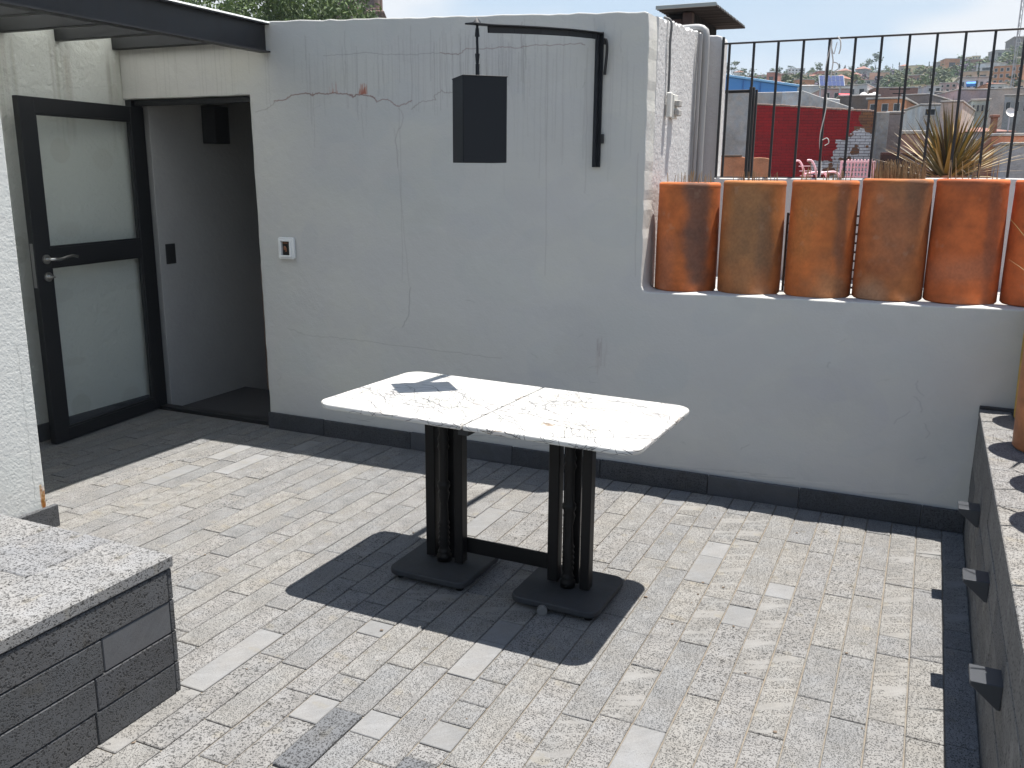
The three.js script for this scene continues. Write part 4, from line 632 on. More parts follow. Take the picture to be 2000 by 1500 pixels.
{
  // pink garden chairs
  const pk = std([0.78, 0.47, 0.51], 0.5);
  const c = thing('pink_lattice_chair', 'pink metal chair with a lattice back and round knobs', 'chair', [-0.867, 0.9, -7.43], 0.43);
  mk('seat', at(cbox(0.42, 0.025, 0.4, 0.006), 0, 0.44, -0.2), pk, c);
  for (const [x, z] of [[-0.2, -0.39], [0.2, -0.39], [-0.2, -0.01], [0.2, -0.01]]) mk('leg', bar([x, 0, z], [x, 0.43, z], 0.024), pk, c);
  const bk = mk('backrest', join([bar([-0.2, 0.45, 0], [-0.2, 0.87, 0], 0.022), bar([0.2, 0.45, 0], [0.2, 0.87, 0], 0.022), bar([-0.2, 0.855, 0], [0.2, 0.855, 0], 0.026)]), pk, c);
  for (let k = 0; k < 9; k++) { const x = -0.16 + k * 0.04; mk('slat', bar([x, 0.46, 0.002], [x, 0.845, 0.002], 0.017, 0.008), pk, bk); mk('knob', new THREE.SphereGeometry(0.011, 10, 8).translate(x, 0.877, 0), pk, bk); }
  for (let k = 0; k < 6; k++) { const y = 0.52 + k * 0.055; mk('slat', bar([-0.19, y, -0.008], [0.19, y, -0.008], 0.008, 0.016), pk, bk); }
  const a = thing('pink_tube_chair', 'pink tubular armchair with curved arms before the red wall', 'chair', [-1.30, 0.9, -6.86], 0.43);
  for (const z of [-0.22, 0.22]) mk('side_frame', tube([[-0.16, 0.86, z], [-0.12, 0.865, z], [-0.075, 0.81, z], [-0.04, 0.70, z], [-0.02, 0.55, z], [0.0, 0.40, z], [0.02, 0.0, z]], 0.012, 40, 10), pk, a);
  for (const z of [-0.22, 0.22]) mk('arm', tube([[-0.035, 0.71, z], [0.03, 0.725, z], [0.10, 0.735, z], [0.17, 0.735, z], [0.22, 0.70, z], [0.23, 0.60, z], [0.235, 0.0, z]], 0.012, 40, 10), pk, a);
  mk('backrest', join([...Array(7).keys()].map((k) => bar([-0.11 + k * 0.012, 0.80 - k * 0.055, -0.215], [-0.11 + k * 0.012, 0.80 - k * 0.055, 0.215], 0.016, 0.01))), pk, a);
  mk('seat', span(0.0, 0.42, 0.42, 0.445, -0.22, 0.22, 0.006), pk, a); for (const z of [-0.2, 0.2]) mk('leg', bar([0.4, 0, z], [0.4, 0.42, z], 0.024), pk, a);
}
{
  // flax plant in a clay pot
  const cx = 0.13, cz = -7.0, r = rng(990);
  const pt = thing('plant_pot', 'round clay pot holding the big yellow spiky plant', 'pot', [cx, 0.9, cz], 1);
  const tx = potTex(760, [0.5, 0.2, 0.1, 0.4], []); mk('pot_body', potGeo(0.15, 0.185, 0.71), std([1, 1, 1], 0.8, { map: tx }), pt); mk('soil', lathe([[0, 0.67], [0.155, 0.66]], 18), soil, pt);
  const pl = thing('flax_plant', 'big spiky plant with yellow and olive sword leaves behind the railing', 'plant', [cx, 1.55, cz]);
  const ms = [leafMat([0.20, 0.125, 0.025]), leafMat([0.12, 0.09, 0.025]), leafMat([0.07, 0.045, 0.022]), leafMat([0.30, 0.19, 0.035]), leafMat([0.085, 0.08, 0.028]), leafMat([0.34, 0.25, 0.12])];
  const gs = [blade(0.72, 0.044, 0.2), blade(0.76, 0.046, 0.4), blade(0.62, 0.04, 0.65), blade(0.8, 0.042, 0.12), blade(0.56, 0.034, 1.0)];
  for (let k = 0; k < 260; k++) { const t = k / 260, m = mk('leaf', gs[Math.floor(r() * 5)], ms[Math.floor(r() * (t > 0.75 ? 6 : 5))], pl); m.rotation.order = 'YXZ'; m.rotation.set(0.04 + Math.pow(t, 1.3) * 1.2 + (r() - 0.5) * 0.2, k * 2.39996 + r() * 0.6, (r() - 0.5) * 0.5); const q = 0.09 * Math.sqrt(t), a = k * 2.39996; m.position.set(Math.sin(a) * q, 0, Math.cos(a) * q); m.scale.setScalar(0.9 + r() * 0.25); }
}
// ---------------------------------------------------------------- walls of the next plots
const brickTex = (() => { // courses of 7 cm, bricks too far away to pick apart; red paint with a ragged edge over old whitewash
  const W = 1024, H = 512; const wob = (u, v) => fbm(u, v, 7, 4, 410) - 0.5;
  const col = dataTex(W, H, (u, v) => {
    const x = u * 3.4, y = v * 1.9, row = Math.floor(y / 0.07), fx = (x + (row % 2) * 0.12) / 0.24, ix = Math.floor(fx);
    const jy = (y / 0.07) % 1, jx = fx % 1; const joint = (jy < 0.16 || jx < 0.045);
    const id = lat((ix * 7 + row * 13) & 1023, row & 1023, 3), n = vnoise(u * 256, v * 128, 256, 420), a = wob(u, v);
    let white = [0.74 + 0.1 * id, 0.7 + 0.1 * id, 0.69 + 0.1 * id], bare = [0.22 + 0.1 * id, 0.1 + 0.04 * id, 0.06];
    if (fbm(u, v, 12, 3, 440) > 0.62) white = bare;
    let c = joint ? [0.16, 0.125, 0.11] : white;
    const red = [0.37 + 0.09 * id + 0.14 * a, 0.016, 0.018];
    const bd = (y < 0.26 ? 1.9 : y < 0.6 ? 1.52 : y < 1.1 ? 1.98 : y < 1.42 ? 2.3 : 9) + a * 0.55 + 0.12 * (vnoise(u * 60, v * 34, 64, 460) - 0.5);
    if (y > 1.36 + a * 0.3 && x > 2.6 + a * 0.4) c = joint ? [0.1, 0.05, 0.035] : bare;
    else if (x < bd) c = joint ? red.map((q) => q * 0.6) : red;
    const g = 0.85 + 0.3 * (n - 0.5) + 0.25 * (fbm(u, v, 9, 4, 430) - 0.5);
    return c.map((q) => q * g);
  }, true);
  const bmp = dataTex(W, H, (u, v) => { const x = u * 3.4, y = v * 1.9, row = Math.floor(y / 0.07), fx = (x + (row % 2) * 0.12) / 0.24; const jy = (y / 0.07) % 1, jx = fx % 1; return (jy < 0.16 || jx < 0.045) ? 0.15 : 0.7 + 0.3 * vnoise(u * 128, v * 64, 128, 450); });
  for (const t of [col, bmp]) { t.repeat.set(1 / 3.4, 1 / 1.9); t.offset.set(0, 0); } return { col, bmp };
})();
{
  const r = rng(71), th = Math.atan2(20.145 - 18.939, 4.207 - 1.482), L = Math.hypot(20.145 - 18.939, 4.207 - 1.482);
  const w = thing('red_wall', 'brick wall half painted dark red over whitewash', 'wall', [-4.207, 1.35, -18.939], th);
  const top = []; for (let k = 0; k <= 30; k++) top.push([L * k / 30, 1.92 - 0.15 * k / 30 + (r() - 0.5) * 0.03]);
  mk('brickwork', extrude([[0, -4], [L, -4], ...top.reverse()], 0.2, 0.004, 1).translate(0, 0, -0.2), std([1, 1, 1], 0.9, { map: brickTex.col, bumpMap: brickTex.bmp, bumpScale: 0.012 }), w);
  mk('end_pier', span(L + 0.003, L + 0.3, -4, 1.76, -0.25, 0.05, 0.008), render_([0.40, 0.37, 0.34], 0.7), w);
  mk('coping', join([...Array(24).keys()].map((k) => at(cbox(L / 24 - 0.01, 0.03 + r() * 0.025, 0.22, 0.008), L * (k + 0.5) / 24, 1.925 - 0.15 * (k + 0.5) / 24 + r() * 0.01, -0.1))), render_([0.42, 0.3, 0.25], 0.4), w);
  const g = thing('concrete_wall', 'stained grey concrete yard wall beyond the red wall', 'wall', [-6.7, -3, -23.63], Math.atan2(24.911 - 23.771, 6.367 - 3.917));
  mk('wall_face', extrude([[-0.8, 0], [2.4, 0], [2.4, 7.0], [1.6, 6.98], [0.3, 6.94], [-0.8, 6.92]], 0.25, 0.01, 1), render_([0.60, 0.57, 0.53], 1.7), g);
  mk('repaired_end', extrude([[2.403, 0], [3.0, 0], [3.0, 7.02], [2.403, 7.0]], 0.25, 0.01, 1), render_([0.75, 0.76, 0.75], 1.3), g);
  const b = thing('blue_shed', 'bright blue sheet metal gable of a shed above the concrete wall', 'shed', [-7.063, 0, -27.071], Math.atan2(28.147 - 27.071, 7.063 - 4.493));
  const bl = std([0.09, 0.30, 0.66], 0.5), bl2 = std([0.28, 0.55, 0.82], 0.5);
  const Lb = 2.786; mk('gable_wall', extrude([[-0.3, 3.2], [Lb, 3.2], [Lb, 4.45], [-0.3, 4.86]], 3, 0.01).translate(0, 0, -3), bl, b);
  mk('roof_edge', extrude([[-0.3, 4.862], [Lb + 0.05, 4.452], [Lb + 0.05, 4.52], [-0.3, 4.93]], 3.1, 0.005).translate(0, 0, -3.02), bl2, b); mk('base_trim', span(-0.3, Lb, 4.16, 4.23, 0.0, 0.05, 0.004), bl2, b); for (const x of [0.35, 0.98, 1.55]) mk('seam', span(x - 0.018, x + 0.018, 4.24, 4.86 - 0.147 * (x + 0.3), 0.0, 0.03, 0.003), std([0.06, 0.2, 0.5], 0.5), b);
  const ww = thing('whitewashed_wall', 'sloping whitewashed wall with dark flakes behind the red wall', 'wall', [-4.123, -3, -25.977], 0.35);
  mk('wall_face', extrude([[0, 0], [1.6, 0], [1.6, 6.62], [0.65, 6.92], [0, 7.14]], 0.3, 0.01, 1), std([0.66, 0.64, 0.6], 0.9, { map: rep(grime, 0.8) }), ww);
  const sp = thing('solar_panel', 'tilted blue solar panel above the pink house', 'solar panel', [-5.35, 6.27, -46.35], 0.43);
  const cell = std([0.09, 0.12, 0.26], 0.25, { metalness: 0.2 }), fr = std([0.5, 0.52, 0.55], 0.5);
  mk('frame', at(cbox(1.3, 0.62, 0.05, 0.005), 0, 0.02, 0).rotateX(-0.5), fr, sp); for (let i = 0; i < 6; i++) for (let j = 0; j < 2; j++) mk('cell', at(cbox(0.195, 0.28, 0.01, 0.002), -0.52 + i * 0.208, -0.13 + j * 0.3, 0.031).rotateX(-0.5), cell, sp);
  mk('support', join([bar([-0.5, -2, -0.1], [-0.5, 0, -0.1], 0.06), bar([0.5, -2, -0.1], [0.5, 0, -0.1], 0.06)]), fr, sp);
  const tp = thing('white_awning', 'white canvas awning roof below the solar panel', 'awning', [-4.4, 0, -37.25], 0.4);
  mk('canvas', extrude([[-0.45, 4.25], [0.45, 4.2], [0.43, 4.72], [-0.4, 4.8]], 1.6, 0.02).translate(0, 0, -1.6), std([0.72, 0.7, 0.67], 0.9, { map: rep(mottle, 0.7) }), tp); mk('posts', join([bar([-0.4, 0, -0.2], [-0.4, 4.3, -0.2], 0.06), bar([0.4, 0, -0.2], [0.4, 4.3, -0.2], 0.06)]), fr, tp);
  [[-3.31, 5.12, -40.3], [-3.05, 5.06, -40.4], [-2.87, 5.12, -40.5]].forEach(([x, y, z], i) => { const k = thing('water_tank', 'white domed water tank on the dark stone shed roof', 'water tank', [x, y - 0.12, z], 0, 'water tanks on the shed roof'); mk('tank', lathe([[0, 0], [0.16, 0], [0.17, 0.05], [0.16, 0.12], [0.1, 0.18], [0.04, 0.2], [0, 0.205]], 18), std([0.75, 0.73, 0.69], 0.6), k); mk('lid', new THREE.CylinderGeometry(0.04, 0.04, 0.03, 12).translate(0, 0.21, 0), std([0.6, 0.6, 0.58], 0.6), k); });
  const ra = thing('red_awning', 'small red sheet awning beside the dark stone shed', 'awning', [-4.5, 5.45, -45.2], 0.4); mk('sheet', cbox(0.62, 0.14, 0.5, 0.02).rotateX(0.3), std([0.55, 0.05, 0.07], 0.6), ra); mk('post', bar([0, -3, 0], [0, -0.05, 0], 0.05), fr, ra);
  const ba = thing('blue_awning', 'bright blue awning on the white modern house', 'awning', [2.57, 11.85, -115.6], 0); mk('sheet', cbox(1.0, 0.34, 1.2, 0.03).rotateX(0.25), std([0.03, 0.22, 0.7], 0.6), ba); mk('pole', bar([0, -4, 0.3], [0, -0.1, 0.3], 0.07), fr, ba);
  const ds = thing('satellite_dish', 'white satellite dish on the tiled roof', 'satellite dish', [1.74, 3.37, -26.0], 0.4); mk('dish', lathe([[0, 0], [0.06, 0.008], [0.11, 0.03], [0.14, 0.06]], 20).rotateX(1.1), std([0.7, 0.68, 0.66], 0.5, { side: THREE.DoubleSide }), ds); mk('mast', bar([0, -0.5, 0], [0, 0, 0], 0.03), fr, ds);
  const ch = thing('brick_chimney', 'brick chimney before the grey house wall', 'chimney', [1.30, 0, -24.6], 0.4); mk('stack', span(-0.07, 0.07, 0, 3.18, -0.07, 0.07, 0.008), render_([0.32, 0.15, 0.1], 0.3), ch); mk('cap', span(-0.1, 0.1, 3.181, 3.25, -0.1, 0.1, 0.008), render_([0.4, 0.2, 0.14], 0.3), ch);
  const ms = thing('radio_mast', 'tall thin lattice radio mast among the houses', 'mast', [3.95, 2, -66.5], 0.2); const st = []; for (let i = 0; i < 3; i++) { const a = i * 2.094, a2 = a + 2.094; st.push(bar([0.1 * Math.cos(a), 0, 0.1 * Math.sin(a)], [0.1 * Math.cos(a), 14, 0.1 * Math.sin(a)], 0.03)); for (let k = 0; k < 28; k++) st.push(bar([0.1 * Math.cos(a), k * 0.5, 0.1 * Math.sin(a)], [0.1 * Math.cos(a2), k * 0.5 + 0.5, 0.1 * Math.sin(a2)], 0.018)); } mk('lattice', join(st), std([0.35, 0.35, 0.37], 0.6), ms); mk('antenna', bar([0, 14, 0], [0, 16, 0], 0.03), fr, ms);
}
// ---------------------------------------------------------------- terrain and hillside town
function hillY(x, z) {
  const r = Math.hypot(x, z - 4.41), az = Math.atan2(x, -(z - 4.41));
  const T = [[0, -4.2], [22, -4], [40, -1], [70, 3], [110, 8], [180, 16.5], [260, 26], [340, 32.5], [420, 37], [600, 34], [1000, 10], [1800, -4]];
  let i = 0; while (i < T.length - 2 && r > T[i + 1][0]) i++;
  const t = clamp((r - T[i][0]) / (T[i + 1][0] - T[i][0])); let y = T[i][1] + (T[i + 1][1] - T[i][1]) * t;
  const side = sstep(-0.75, -0.35, az) * (1 - sstep(0.9, 1.4, az)); y = -4.2 + (y + 4.2) * (0.12 + 0.88 * side);
  y += sstep(130, 300, r) * 7 * sstep(-0.06, 0.13, az) * side * (r < 420 ? 1 : 1 - sstep(420, 800, r));
  return y + sstep(40, 120, r) * 1.6 * (vnoise(x * 0.03 + 50, z * 0.03 + 90, 512, 7) - 0.5);
}
{
  const pos = [], idx = [], uv = [], na = 180, rs = [0.5, 10, 20, 26, 33, 40, 50, 60, 70, 85, 100, 120, 140, 165, 190, 220, 250, 280, 310, 340, 380, 420, 480, 560, 680, 850, 1100, 1500, 2200];
  for (const r of rs) for (let k = 0; k <= na; k++) { const a = k / na * Math.PI * 2, x = Math.sin(a) * r, z = 4.41 - Math.cos(a) * r; pos.push(x, hillY(x, z) - 0.15, z); uv.push(x, z); }
  for (let i = 0; i < rs.length - 1; i++) for (let k = 0; k < na; k++) { const o = i * (na + 1) + k; idx.push(o, o + 1, o + na + 1, o + 1, o + na + 2, o + na + 1); }
  const g = new THREE.BufferGeometry(); g.setAttribute('position', new THREE.Float32BufferAttribute(pos, 3)); g.setAttribute('uv', new THREE.Float32BufferAttribute(uv, 2)); g.setIndex(idx); g.computeVertexNormals();
  structure('hillside', g, std([0.13, 0.12, 0.075], 0.95, { map: rep(grime, 23) }));
}
const HC = { pink: [0.52, 0.36, 0.34], pale: [0.55, 0.54, 0.52], darkstone: [0.14, 0.115, 0.10], orange: [0.50, 0.23, 0.12], brick: [0.27, 0.155, 0.125], stone: [0.24, 0.20, 0.18], charcoal: [0.075, 0.078, 0.085], grey: [0.33, 0.32, 0.31], mauve: [0.38, 0.29, 0.29], white: [0.66, 0.66, 0.66], beige: [0.46, 0.38, 0.33], glassy: [0.32, 0.36, 0.34], greywall: [0.37, 0.36, 0.37], terracotta: [0.42, 0.15, 0.10], terracotta2: [0.46, 0.19, 0.11], yellow: [0.55, 0.46, 0.28], yellow2: [0.52, 0.40, 0.2], peach: [0.58, 0.40, 0.28], lightgrey: [0.48, 0.49, 0.5], bluegrey: [0.27, 0.30, 0.36] };
const HM = Object.fromEntries(Object.entries(HC).map(([k, c]) => [k, std(c.map((q) => Math.min(0.8, q * 1.35)), 0.92, { map: rep(grime, 5.5), bumpMap: rep(grime, 2.1), bumpScale: 0.02 })]));
const TILEROOF = std([0.30, 0.125, 0.085], 0.9, { map: rep(grime, 1.3), bumpMap: rep(grime, 0.7), bumpScale: 0.04 }), TILE2 = std([0.30, 0.15, 0.12], 0.9, { map: rep(grime, 1.1) }), SLAB = std([0.5, 0.47, 0.44], 0.9, { map: rep(grime, 3) }), PANE = std([0.035, 0.04, 0.045], 0.2), TRIM = std([0.6, 0.58, 0.55], 0.8);
for (const [n, x, z, yaw, w, top, bot, dep, roof, col, cols, rows, label] of TOWN) {
  const base = Math.min(bot, hillY(x, z)) - 1.5, t = thing(n, label, n.includes('house') ? 'house' : 'building', [x, 0, z], yaw);
  const rh = roof === 'hip' || roof === 'gable' ? Math.min(0.55 * (top - bot), w * 0.22) : 0, wt = top - rh;
  mk('wall', span(-w / 2, w / 2, base, wt, -dep, 0, 0.02), HM[col], t);
  if (roof === 'flat') mk('roof', join([span(-w / 2 - 0.03, w / 2 + 0.03, wt + 0.002, wt + Math.max(0.06, w * 0.018), -dep - 0.03, -dep + 0.2, 0.01), span(-w / 2 - 0.03, w / 2 + 0.03, wt + 0.002, wt + Math.max(0.06, w * 0.018), -0.2, 0.04, 0.01), span(-w / 2 - 0.03, -w / 2 + 0.2, wt + 0.002, wt + Math.max(0.06, w * 0.018), -dep + 0.2, -0.2, 0.01), span(w / 2 - 0.2, w / 2 + 0.03, wt + 0.002, wt + Math.max(0.06, w * 0.018), -dep + 0.2, -0.2, 0.01)]), SLAB, t);
  if (roof === 'slab') mk('roof', span(-w / 2 - w * 0.06, w / 2 + w * 0.06, wt + 0.002, wt + Math.max(0.07, w * 0.035), -dep - 0.2, w * 0.08, 0.01), SLAB, t);
  if (rh) { const e = w * 0.05, i = roof === 'hip' ? Math.min(w, dep) * 0.42 : -e; const P = [[-w / 2 - e, wt, e], [w / 2 + e, wt, e], [w / 2 + e, wt, -dep - e], [-w / 2 - e, wt, -dep - e], [-w / 2 + i, top, -dep / 2], [w / 2 - i, top, -dep / 2]]; const F = [[0, 1, 5], [0, 5, 4], [2, 3, 4], [2, 4, 5], [1, 2, 5], [3, 0, 4], [0, 3, 2], [0, 2, 1]]; const pos = []; const uv = []; F.forEach((f) => f.forEach((k) => { pos.push(P[k][0], P[k][1] + 0.004, P[k][2]); uv.push(P[k][0], P[k][1] + P[k][2]); })); const g = new THREE.BufferGeometry(); g.setAttribute('position', new THREE.Float32BufferAttribute(pos, 3)); g.setAttribute('uv', new THREE.Float32BufferAttribute(uv, 2)); g.computeVertexNormals(); mk('roof', g, col === 'bluegrey' || col === 'lightgrey' ? HM[col] : col === 'greywall' ? TILE2 : TILEROOF, t); }
  if (top - bot > 1.0 && lat(Math.round(Math.abs(x * 37)) & 1023, Math.round(Math.abs(z * 11)) & 1023, 1) < 0.6) { const ax = w * 0.3, hh = 0.5 + dep * 0.12; mk('aerial', join([bar([ax, wt, -dep * 0.4], [ax, wt + hh, -dep * 0.4], 0.035), bar([ax - 0.25, wt + hh * 0.9, -dep * 0.4], [ax + 0.25, wt + hh * 0.9, -dep * 0.4], 0.025), bar([ax - 0.16, wt + hh * 0.75, -dep * 0.4], [ax + 0.16, wt + hh * 0.75, -dep * 0.4], 0.025)]), BLACKDULL, t); }
  if (cols) { const h = Math.min(top - bot, w * 0.9), fh = h / (rows + 0.25), ww = w / cols * 0.48, wh = fh * 0.52; for (let i = 0; i < cols; i++) for (let j = 0; j < rows; j++) { const cx = -w / 2 + (i + 0.5) * w / cols, cy = wt - 0.2 * fh - (j + 0.42) * fh, q = ww * 0.09; const f = mk('window', join([span(cx - ww / 2 - q, cx + ww / 2 + q, cy - wh / 2 - q, cy - wh / 2, -0.03, 0.06, 0.004), span(cx - ww / 2 - q, cx + ww / 2 + q, cy + wh / 2, cy + wh / 2 + q, -0.03, 0.06, 0.004), span(cx - ww / 2 - q, cx - ww / 2, cy - wh / 2, cy + wh / 2, -0.03, 0.055, 0.004), span(cx + ww / 2, cx + ww / 2 + q, cy - wh / 2, cy + wh / 2, -0.03, 0.055, 0.004)]), TRIM, t); mk('pane', span(cx - ww / 2, cx + ww / 2, cy - wh / 2, cy + wh / 2, -0.02, 0.012, 0.002), PANE, f); } }
}
// small houses scattered up the hillside
{
  const r = rng(4321), cols = ['white', 'pale', 'pink', 'peach', 'yellow', 'beige', 'brick', 'terracotta', 'grey', 'orange'], say = { white: 'white', pale: 'off-white', pink: 'pink', peach: 'peach', yellow: 'yellow', beige: 'beige', brick: 'brown brick', terracotta: 'terracotta', grey: 'grey', orange: 'orange' };
  for (let k = 0; k < 64; k++) {
    const rad = 95 + r() * 250, az = -0.22 + r() * 0.42, x = Math.sin(az) * rad, z = 4.41 - Math.cos(az) * rad, col = cols[Math.floor(r() * cols.length)], w = 2.0 + r() * 2.6, h = 1.5 + r() * 1.4, dep = 3 + r() * 2, hip = r() < 0.3, y0 = hillY(x, z);
    const t = thing('hillside_house', `small ${say[col]} ${hip ? 'tile roofed' : 'flat roofed'} house among the hillside trees`, 'house', [x, y0, z], -az + (r() - 0.5) * 0.9, `${say[col]} ${hip ? 'tile roofed' : 'flat roofed'} hillside houses`);
    mk('wall', span(-w / 2, w / 2, -2, h, -dep, 0, 0.02), HM[col], t);
    if (hip) { const g = new THREE.ConeGeometry(0.7071, 0.18 * h + 0.2, 4, 1).rotateY(Math.PI / 4); g.scale(w * 1.12, 1, dep * 1.12); g.translate(0, h + 0.09 * h + 0.102, -dep / 2); mk('roof', g, r() < 0.6 ? TILEROOF : TILE2, t); } else mk('roof', span(-w / 2 - 0.08, w / 2 + 0.08, h + 0.002, h + 0.12, -dep - 0.08, 0.08, 0.01), SLAB, t);
    const n = 1 + Math.floor(r() * 3); for (let i = 0; i < n; i++) mk('window', span(-w / 2 + (i + 0.28) * w / n, -w / 2 + (i + 0.72) * w / n, h * 0.35, h * 0.72, -0.02, 0.02, 0.004), PANE, t);
  }
}
// ---------------------------------------------------------------- trees
function crownGeo(n, shape, leaf, seed) {
  const r = rng(seed), l = [], cl = [];
  for (let k = 0; k < 16; k++) { const a = r() * 6.283, v = r(); let y, q; if (shape === 'conical') { y = v; q = (1 - v) * 0.42 * Math.sqrt(r()); } else if (shape === 'spreading') { y = 0.45 + 0.55 * v; q = 0.5 * Math.sqrt(r()) * (v > 0.7 ? 0.6 : 1); } else { y = 0.18 + 0.78 * v; q = Math.sin(Math.min(1, y + 0.05) * Math.PI * 0.92) * 0.48 * Math.sqrt(r()); } cl.push([Math.cos(a) * q, y, Math.sin(a) * q, shape === 'conical' ? 0.05 + 0.09 * (1 - v) : 0.11 + 0.09 * r()]); }
  for (let k = 0; k < n; k++) { const c = cl[Math.floor(r() * cl.length)], th = r() * 6.283, ph = Math.acos(2 * r() - 1), q = c[3] * Math.pow(r(), 0.4); const g = new THREE.PlaneGeometry(leaf * (0.6 + r() * 0.8), leaf * (0.5 + r() * 0.6)); g.rotateX(r() * 6).rotateY(r() * 6); g.translate(c[0] + q * Math.sin(ph) * Math.cos(th), c[1] + q * Math.cos(ph) * 0.8, c[2] + q * Math.sin(ph) * Math.sin(th)); l.push(g); }
  return join(l);
}
const foliage = (c) => new THREE.MeshPhysicalMaterial({ color: lin(...c), roughness: 0.85, transmission: 0.2, thickness: 0, side: THREE.DoubleSide });
const trunkM = std([0.12, 0.085, 0.06], 0.95, { map: rep(grime, 0.5) });
const FG = [foliage([0.06, 0.11, 0.03]), foliage([0.08, 0.125, 0.04]), foliage([0.045, 0.08, 0.035]), foliage([0.09, 0.12, 0.05])], FJ = foliage([0.17, 0.13, 0.19]);
const CG = { round: [crownGeo(420, 'round', 0.075, 1), crownGeo(420, 'round', 0.08, 2), crownGeo(420, 'round', 0.07, 3)], conical: [crownGeo(380, 'conical', 0.06, 4), crownGeo(380, 'conical', 0.065, 5)], spreading: [crownGeo(520, 'spreading', 0.06, 6)], jacaranda: [crownGeo(420, 'round', 0.07, 7)] };
const TG = join([new THREE.CylinderGeometry(0.018, 0.035, 0.6, 7).translate(0, 0.3, 0), bar([0, 0.4, 0], [0.14, 0.72, 0.05], 0.02), bar([0, 0.35, 0], [-0.15, 0.7, -0.04], 0.02), bar([0, 0.45, 0], [0.02, 0.75, -0.14], 0.018)]);
const TL = { round: 'round leafy green tree on the hillside', conical: 'narrow dark pointed tree on the hillside', spreading: 'tall spreading umbrella crowned tree on the skyline', jacaranda: 'purple flowering tree on the hillside' };
{
  const r = rng(1234);
  TREES.forEach(([x, z, top, bot, w, kind], i) => {
    const base = Math.min(bot, hillY(x, z)), h = (top - base) * 1.06, t = thing(kind === 'conical' ? 'cypress_tree' : kind === 'jacaranda' ? 'jacaranda_tree' : 'leafy_tree', TL[kind], 'tree', [x, base, z], r() * 6, kind + ' trees of the hillside');
    const cr = mk('crown', CG[kind][Math.floor(r() * CG[kind].length)], kind === 'jacaranda' ? FJ : FG[kind === 'conical' ? 2 : Math.floor(r() * 4)], t);
    const ch = kind === 'conical' ? h : Math.min(h, Math.max(w * 0.9, top - bot)); cr.scale.set(w * 1.15, ch, w * 1.15); cr.position.y = h - ch;
    const tk = mk('trunk', TG, trunkM, t); tk.scale.set(w * 0.7, h * 0.95, w * 0.7);
  });
  // scrub and garden trees that read as one mass
  const geo = crownGeo(150, 'round', 0.11, 40), N = 4600, im = new THREE.InstancedMesh(geo, foliage([1, 1, 1]), N), M = new THREE.Matrix4(), Q = new THREE.Quaternion(), c = new THREE.Color(); let k = 0;
  while (k < N) { const rad = 75 + Math.pow(r(), 0.75) * 350, az = -0.5 + r() * 1.0, x = Math.sin(az) * rad, z = 4.41 - Math.cos(az) * rad; const dens = sstep(0.3, 0.6, vnoise(x * 0.05 + 40, z * 0.05 + 80, 512, 9)) * (rad > 150 ? 1 : 0.45); if (r() > 0.25 + 0.75 * dens) continue; const s = (0.9 + r() * 1.9) * (0.5 + rad / 400); Q.setFromAxisAngle(V3(0, 1, 0), r() * 6); M.compose(V3(x, hillY(x, z) - s * 0.25, z), Q, V3(s * (0.9 + r() * 0.5), s * (0.7 + r() * 0.4), s)); im.setMatrixAt(k, M); const g = 0.7 + r() * 0.7; c.setRGB((0.06 + r() * 0.05) * g, 0.115 * g, (0.03 + r() * 0.02) * g); if (r() < 0.04) c.setRGB(0.15, 0.12, 0.17); im.setColorAt(k, c); k++; }
  im.name = 'hillside_scrub'; im.castShadow = im.receiveShadow = true; im.userData = { kind: 'stuff', label: 'green scrub and garden trees covering the hillside', category: 'vegetation' }; scene.add(im);
}
{ // laurel behind the wall
  const r = rng(555), t = thing('laurel_tree', 'dense green leafy tree rising behind the grey wall', 'tree', [-16.8, -4, -16.5]);
  mk('trunk', join([new THREE.CylinderGeometry(0.18, 0.32, 5, 10).translate(0, 2.5, 0), bar([0, 4.2, 0], [1.6, 7.4, 0.5], 0.16), bar([0, 4.4, 0], [-1.7, 7.6, -0.3], 0.16), bar([0, 4.6, 0], [0.3, 8.6, -1.0], 0.15)]), trunkM, t);
  const cl = []; for (let k = 0; k < 120; k++) { const a = r() * 6.283, q = Math.sqrt(r()) * 2.75, y = 7.4 + r() * 4.6 - q * 0.25; cl.push([Math.cos(a) * q, y, Math.sin(a) * q * 0.9, 0.42 + r() * 0.4]); }
  const mats = [foliage([0.075, 0.125, 0.03]), foliage([0.10, 0.155, 0.04]), foliage([0.06, 0.10, 0.03])], buckets = [[], [], []];
  const shape = new THREE.Shape(); shape.moveTo(0, -0.5); shape.quadraticCurveTo(0.3, 0, 0, 0.5); shape.quadraticCurveTo(-0.3, 0, 0, -0.5); const lg = new THREE.ShapeGeometry(shape, 2), o = new THREE.Object3D();
  for (let k = 0; k < 26000; k++) { const c = cl[Math.floor(r() * cl.length)], th = r() * 6.283, ph = Math.acos(2 * r() - 1), q = c[3] * Math.pow(r(), 0.35); o.position.set(c[0] + q * Math.sin(ph) * Math.cos(th), c[1] + q * Math.cos(ph) * 0.8, c[2] + q * Math.sin(ph) * Math.sin(th)); o.rotation.set(r() * 6, r() * 6, r() * 6); const s = 0.14 + r() * 0.1; o.scale.set(s, s, s); o.updateMatrix(); buckets[Math.floor(r() * 3)].push(lg.clone().applyMatrix4(o.matrix)); }
  buckets.forEach((b, i) => tag(mk('crown', join(b), mats[i], t), null, null, null, 'stuff'));
}
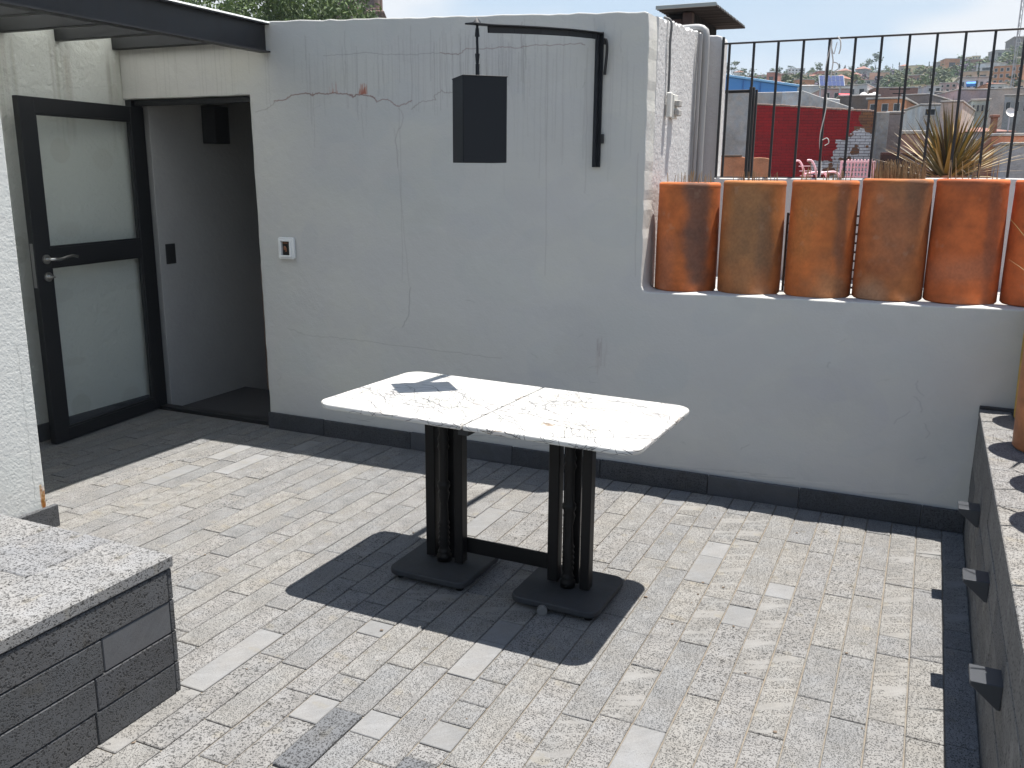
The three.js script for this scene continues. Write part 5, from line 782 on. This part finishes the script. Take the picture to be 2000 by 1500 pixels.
{ // church tower
  const t = thing('church_tower', 'brown carved stone church tower behind the tree', 'tower', [-56.0, 0, -79.0], 0.5);
  const st = std([0.20, 0.135, 0.12], 0.95, { map: rep(grime, 1.6), bumpMap: rep(grime, 1.1), bumpScale: 0.08 }), st2 = std([0.25, 0.16, 0.13], 0.95, { map: rep(grime, 0.9), bumpMap: rep(grime, 0.6), bumpScale: 0.06 });
  mk('shaft', span(-2.6, 2.6, -4, 16.9, -2.6, 2.6, 0.1), st, t);
  mk('cornice', join([span(-2.75, 2.75, 16.95, 17.12, -2.75, 2.75, 0.06), span(-2.95, 2.95, 17.121, 17.34, -2.95, 2.95, 0.08), span(-2.7, 2.7, 17.341, 17.6, -2.7, 2.7, 0.05)]), st2, t);
  mk('belfry', span(-2.0, 2.0, 17.602, 23, -2.0, 2.0, 0.1), st, t);
  for (const [x, z] of [[-2.2, 2.2], [2.2, 2.2], [2.2, -2.2], [-2.2, -2.2]]) mk('column', new THREE.CylinderGeometry(0.26, 0.3, 5, 14).translate(x, 20.1, z), st2, t);
  for (let k = 0; k < 12; k++) for (let j = 0; j < 3; j++) mk('ashlar_block', span(-2.6 + j * 1.74 + 0.02, -0.9 + j * 1.74, 13 + k * 0.32, 13.3 + k * 0.32, 2.602, 2.63 + r_(k, j), 0.02), st, t);
  for (let k = 0; k < 12; k++) for (let j = 0; j < 3; j++) mk('ashlar_block', span(2.602, 2.63 + r_(j, k), 13 + k * 0.32, 13.3 + k * 0.32, -2.6 + j * 1.74 + 0.02, -0.9 + j * 1.74, 0.02), st, t);
  mk('dome', new THREE.SphereGeometry(2.0, 24, 12, 0, 6.3, 0, 1.57).translate(0, 23, 0), st2, t);
}
{ // grit and dry leaf crumbs lying on the paving
  const r = rng(3131), l = [];
  for (let k = 0; k < 70; k++) { const x = -3.4 + r() * 3.55, z = 0.25 + r() * 2.6, s = 0.0015 + r() * r() * 0.0045; const g = new THREE.IcosahedronGeometry(s, 0); g.scale(1 + r(), 0.5, 1 + r()); g.rotateY(r() * 6); l.push(g.translate(x, 0.002 + s * 0.3, z)); }
  const m = mk('floor_grit', join(l), std([0.13, 0.10, 0.075], 0.95), scene); tag(m, 'scattered brown grit and leaf crumbs on the paving', 'grit', null, 'stuff');
}
function r_(a, b) { return 0.02 * lat(a * 31 & 1023, b * 17 & 1023, 2); }
scene.fog = new THREE.FogExp2(new THREE.Color().setRGB(0.62, 0.70, 0.78), 0.0005);
renderer.render(scene, camera);
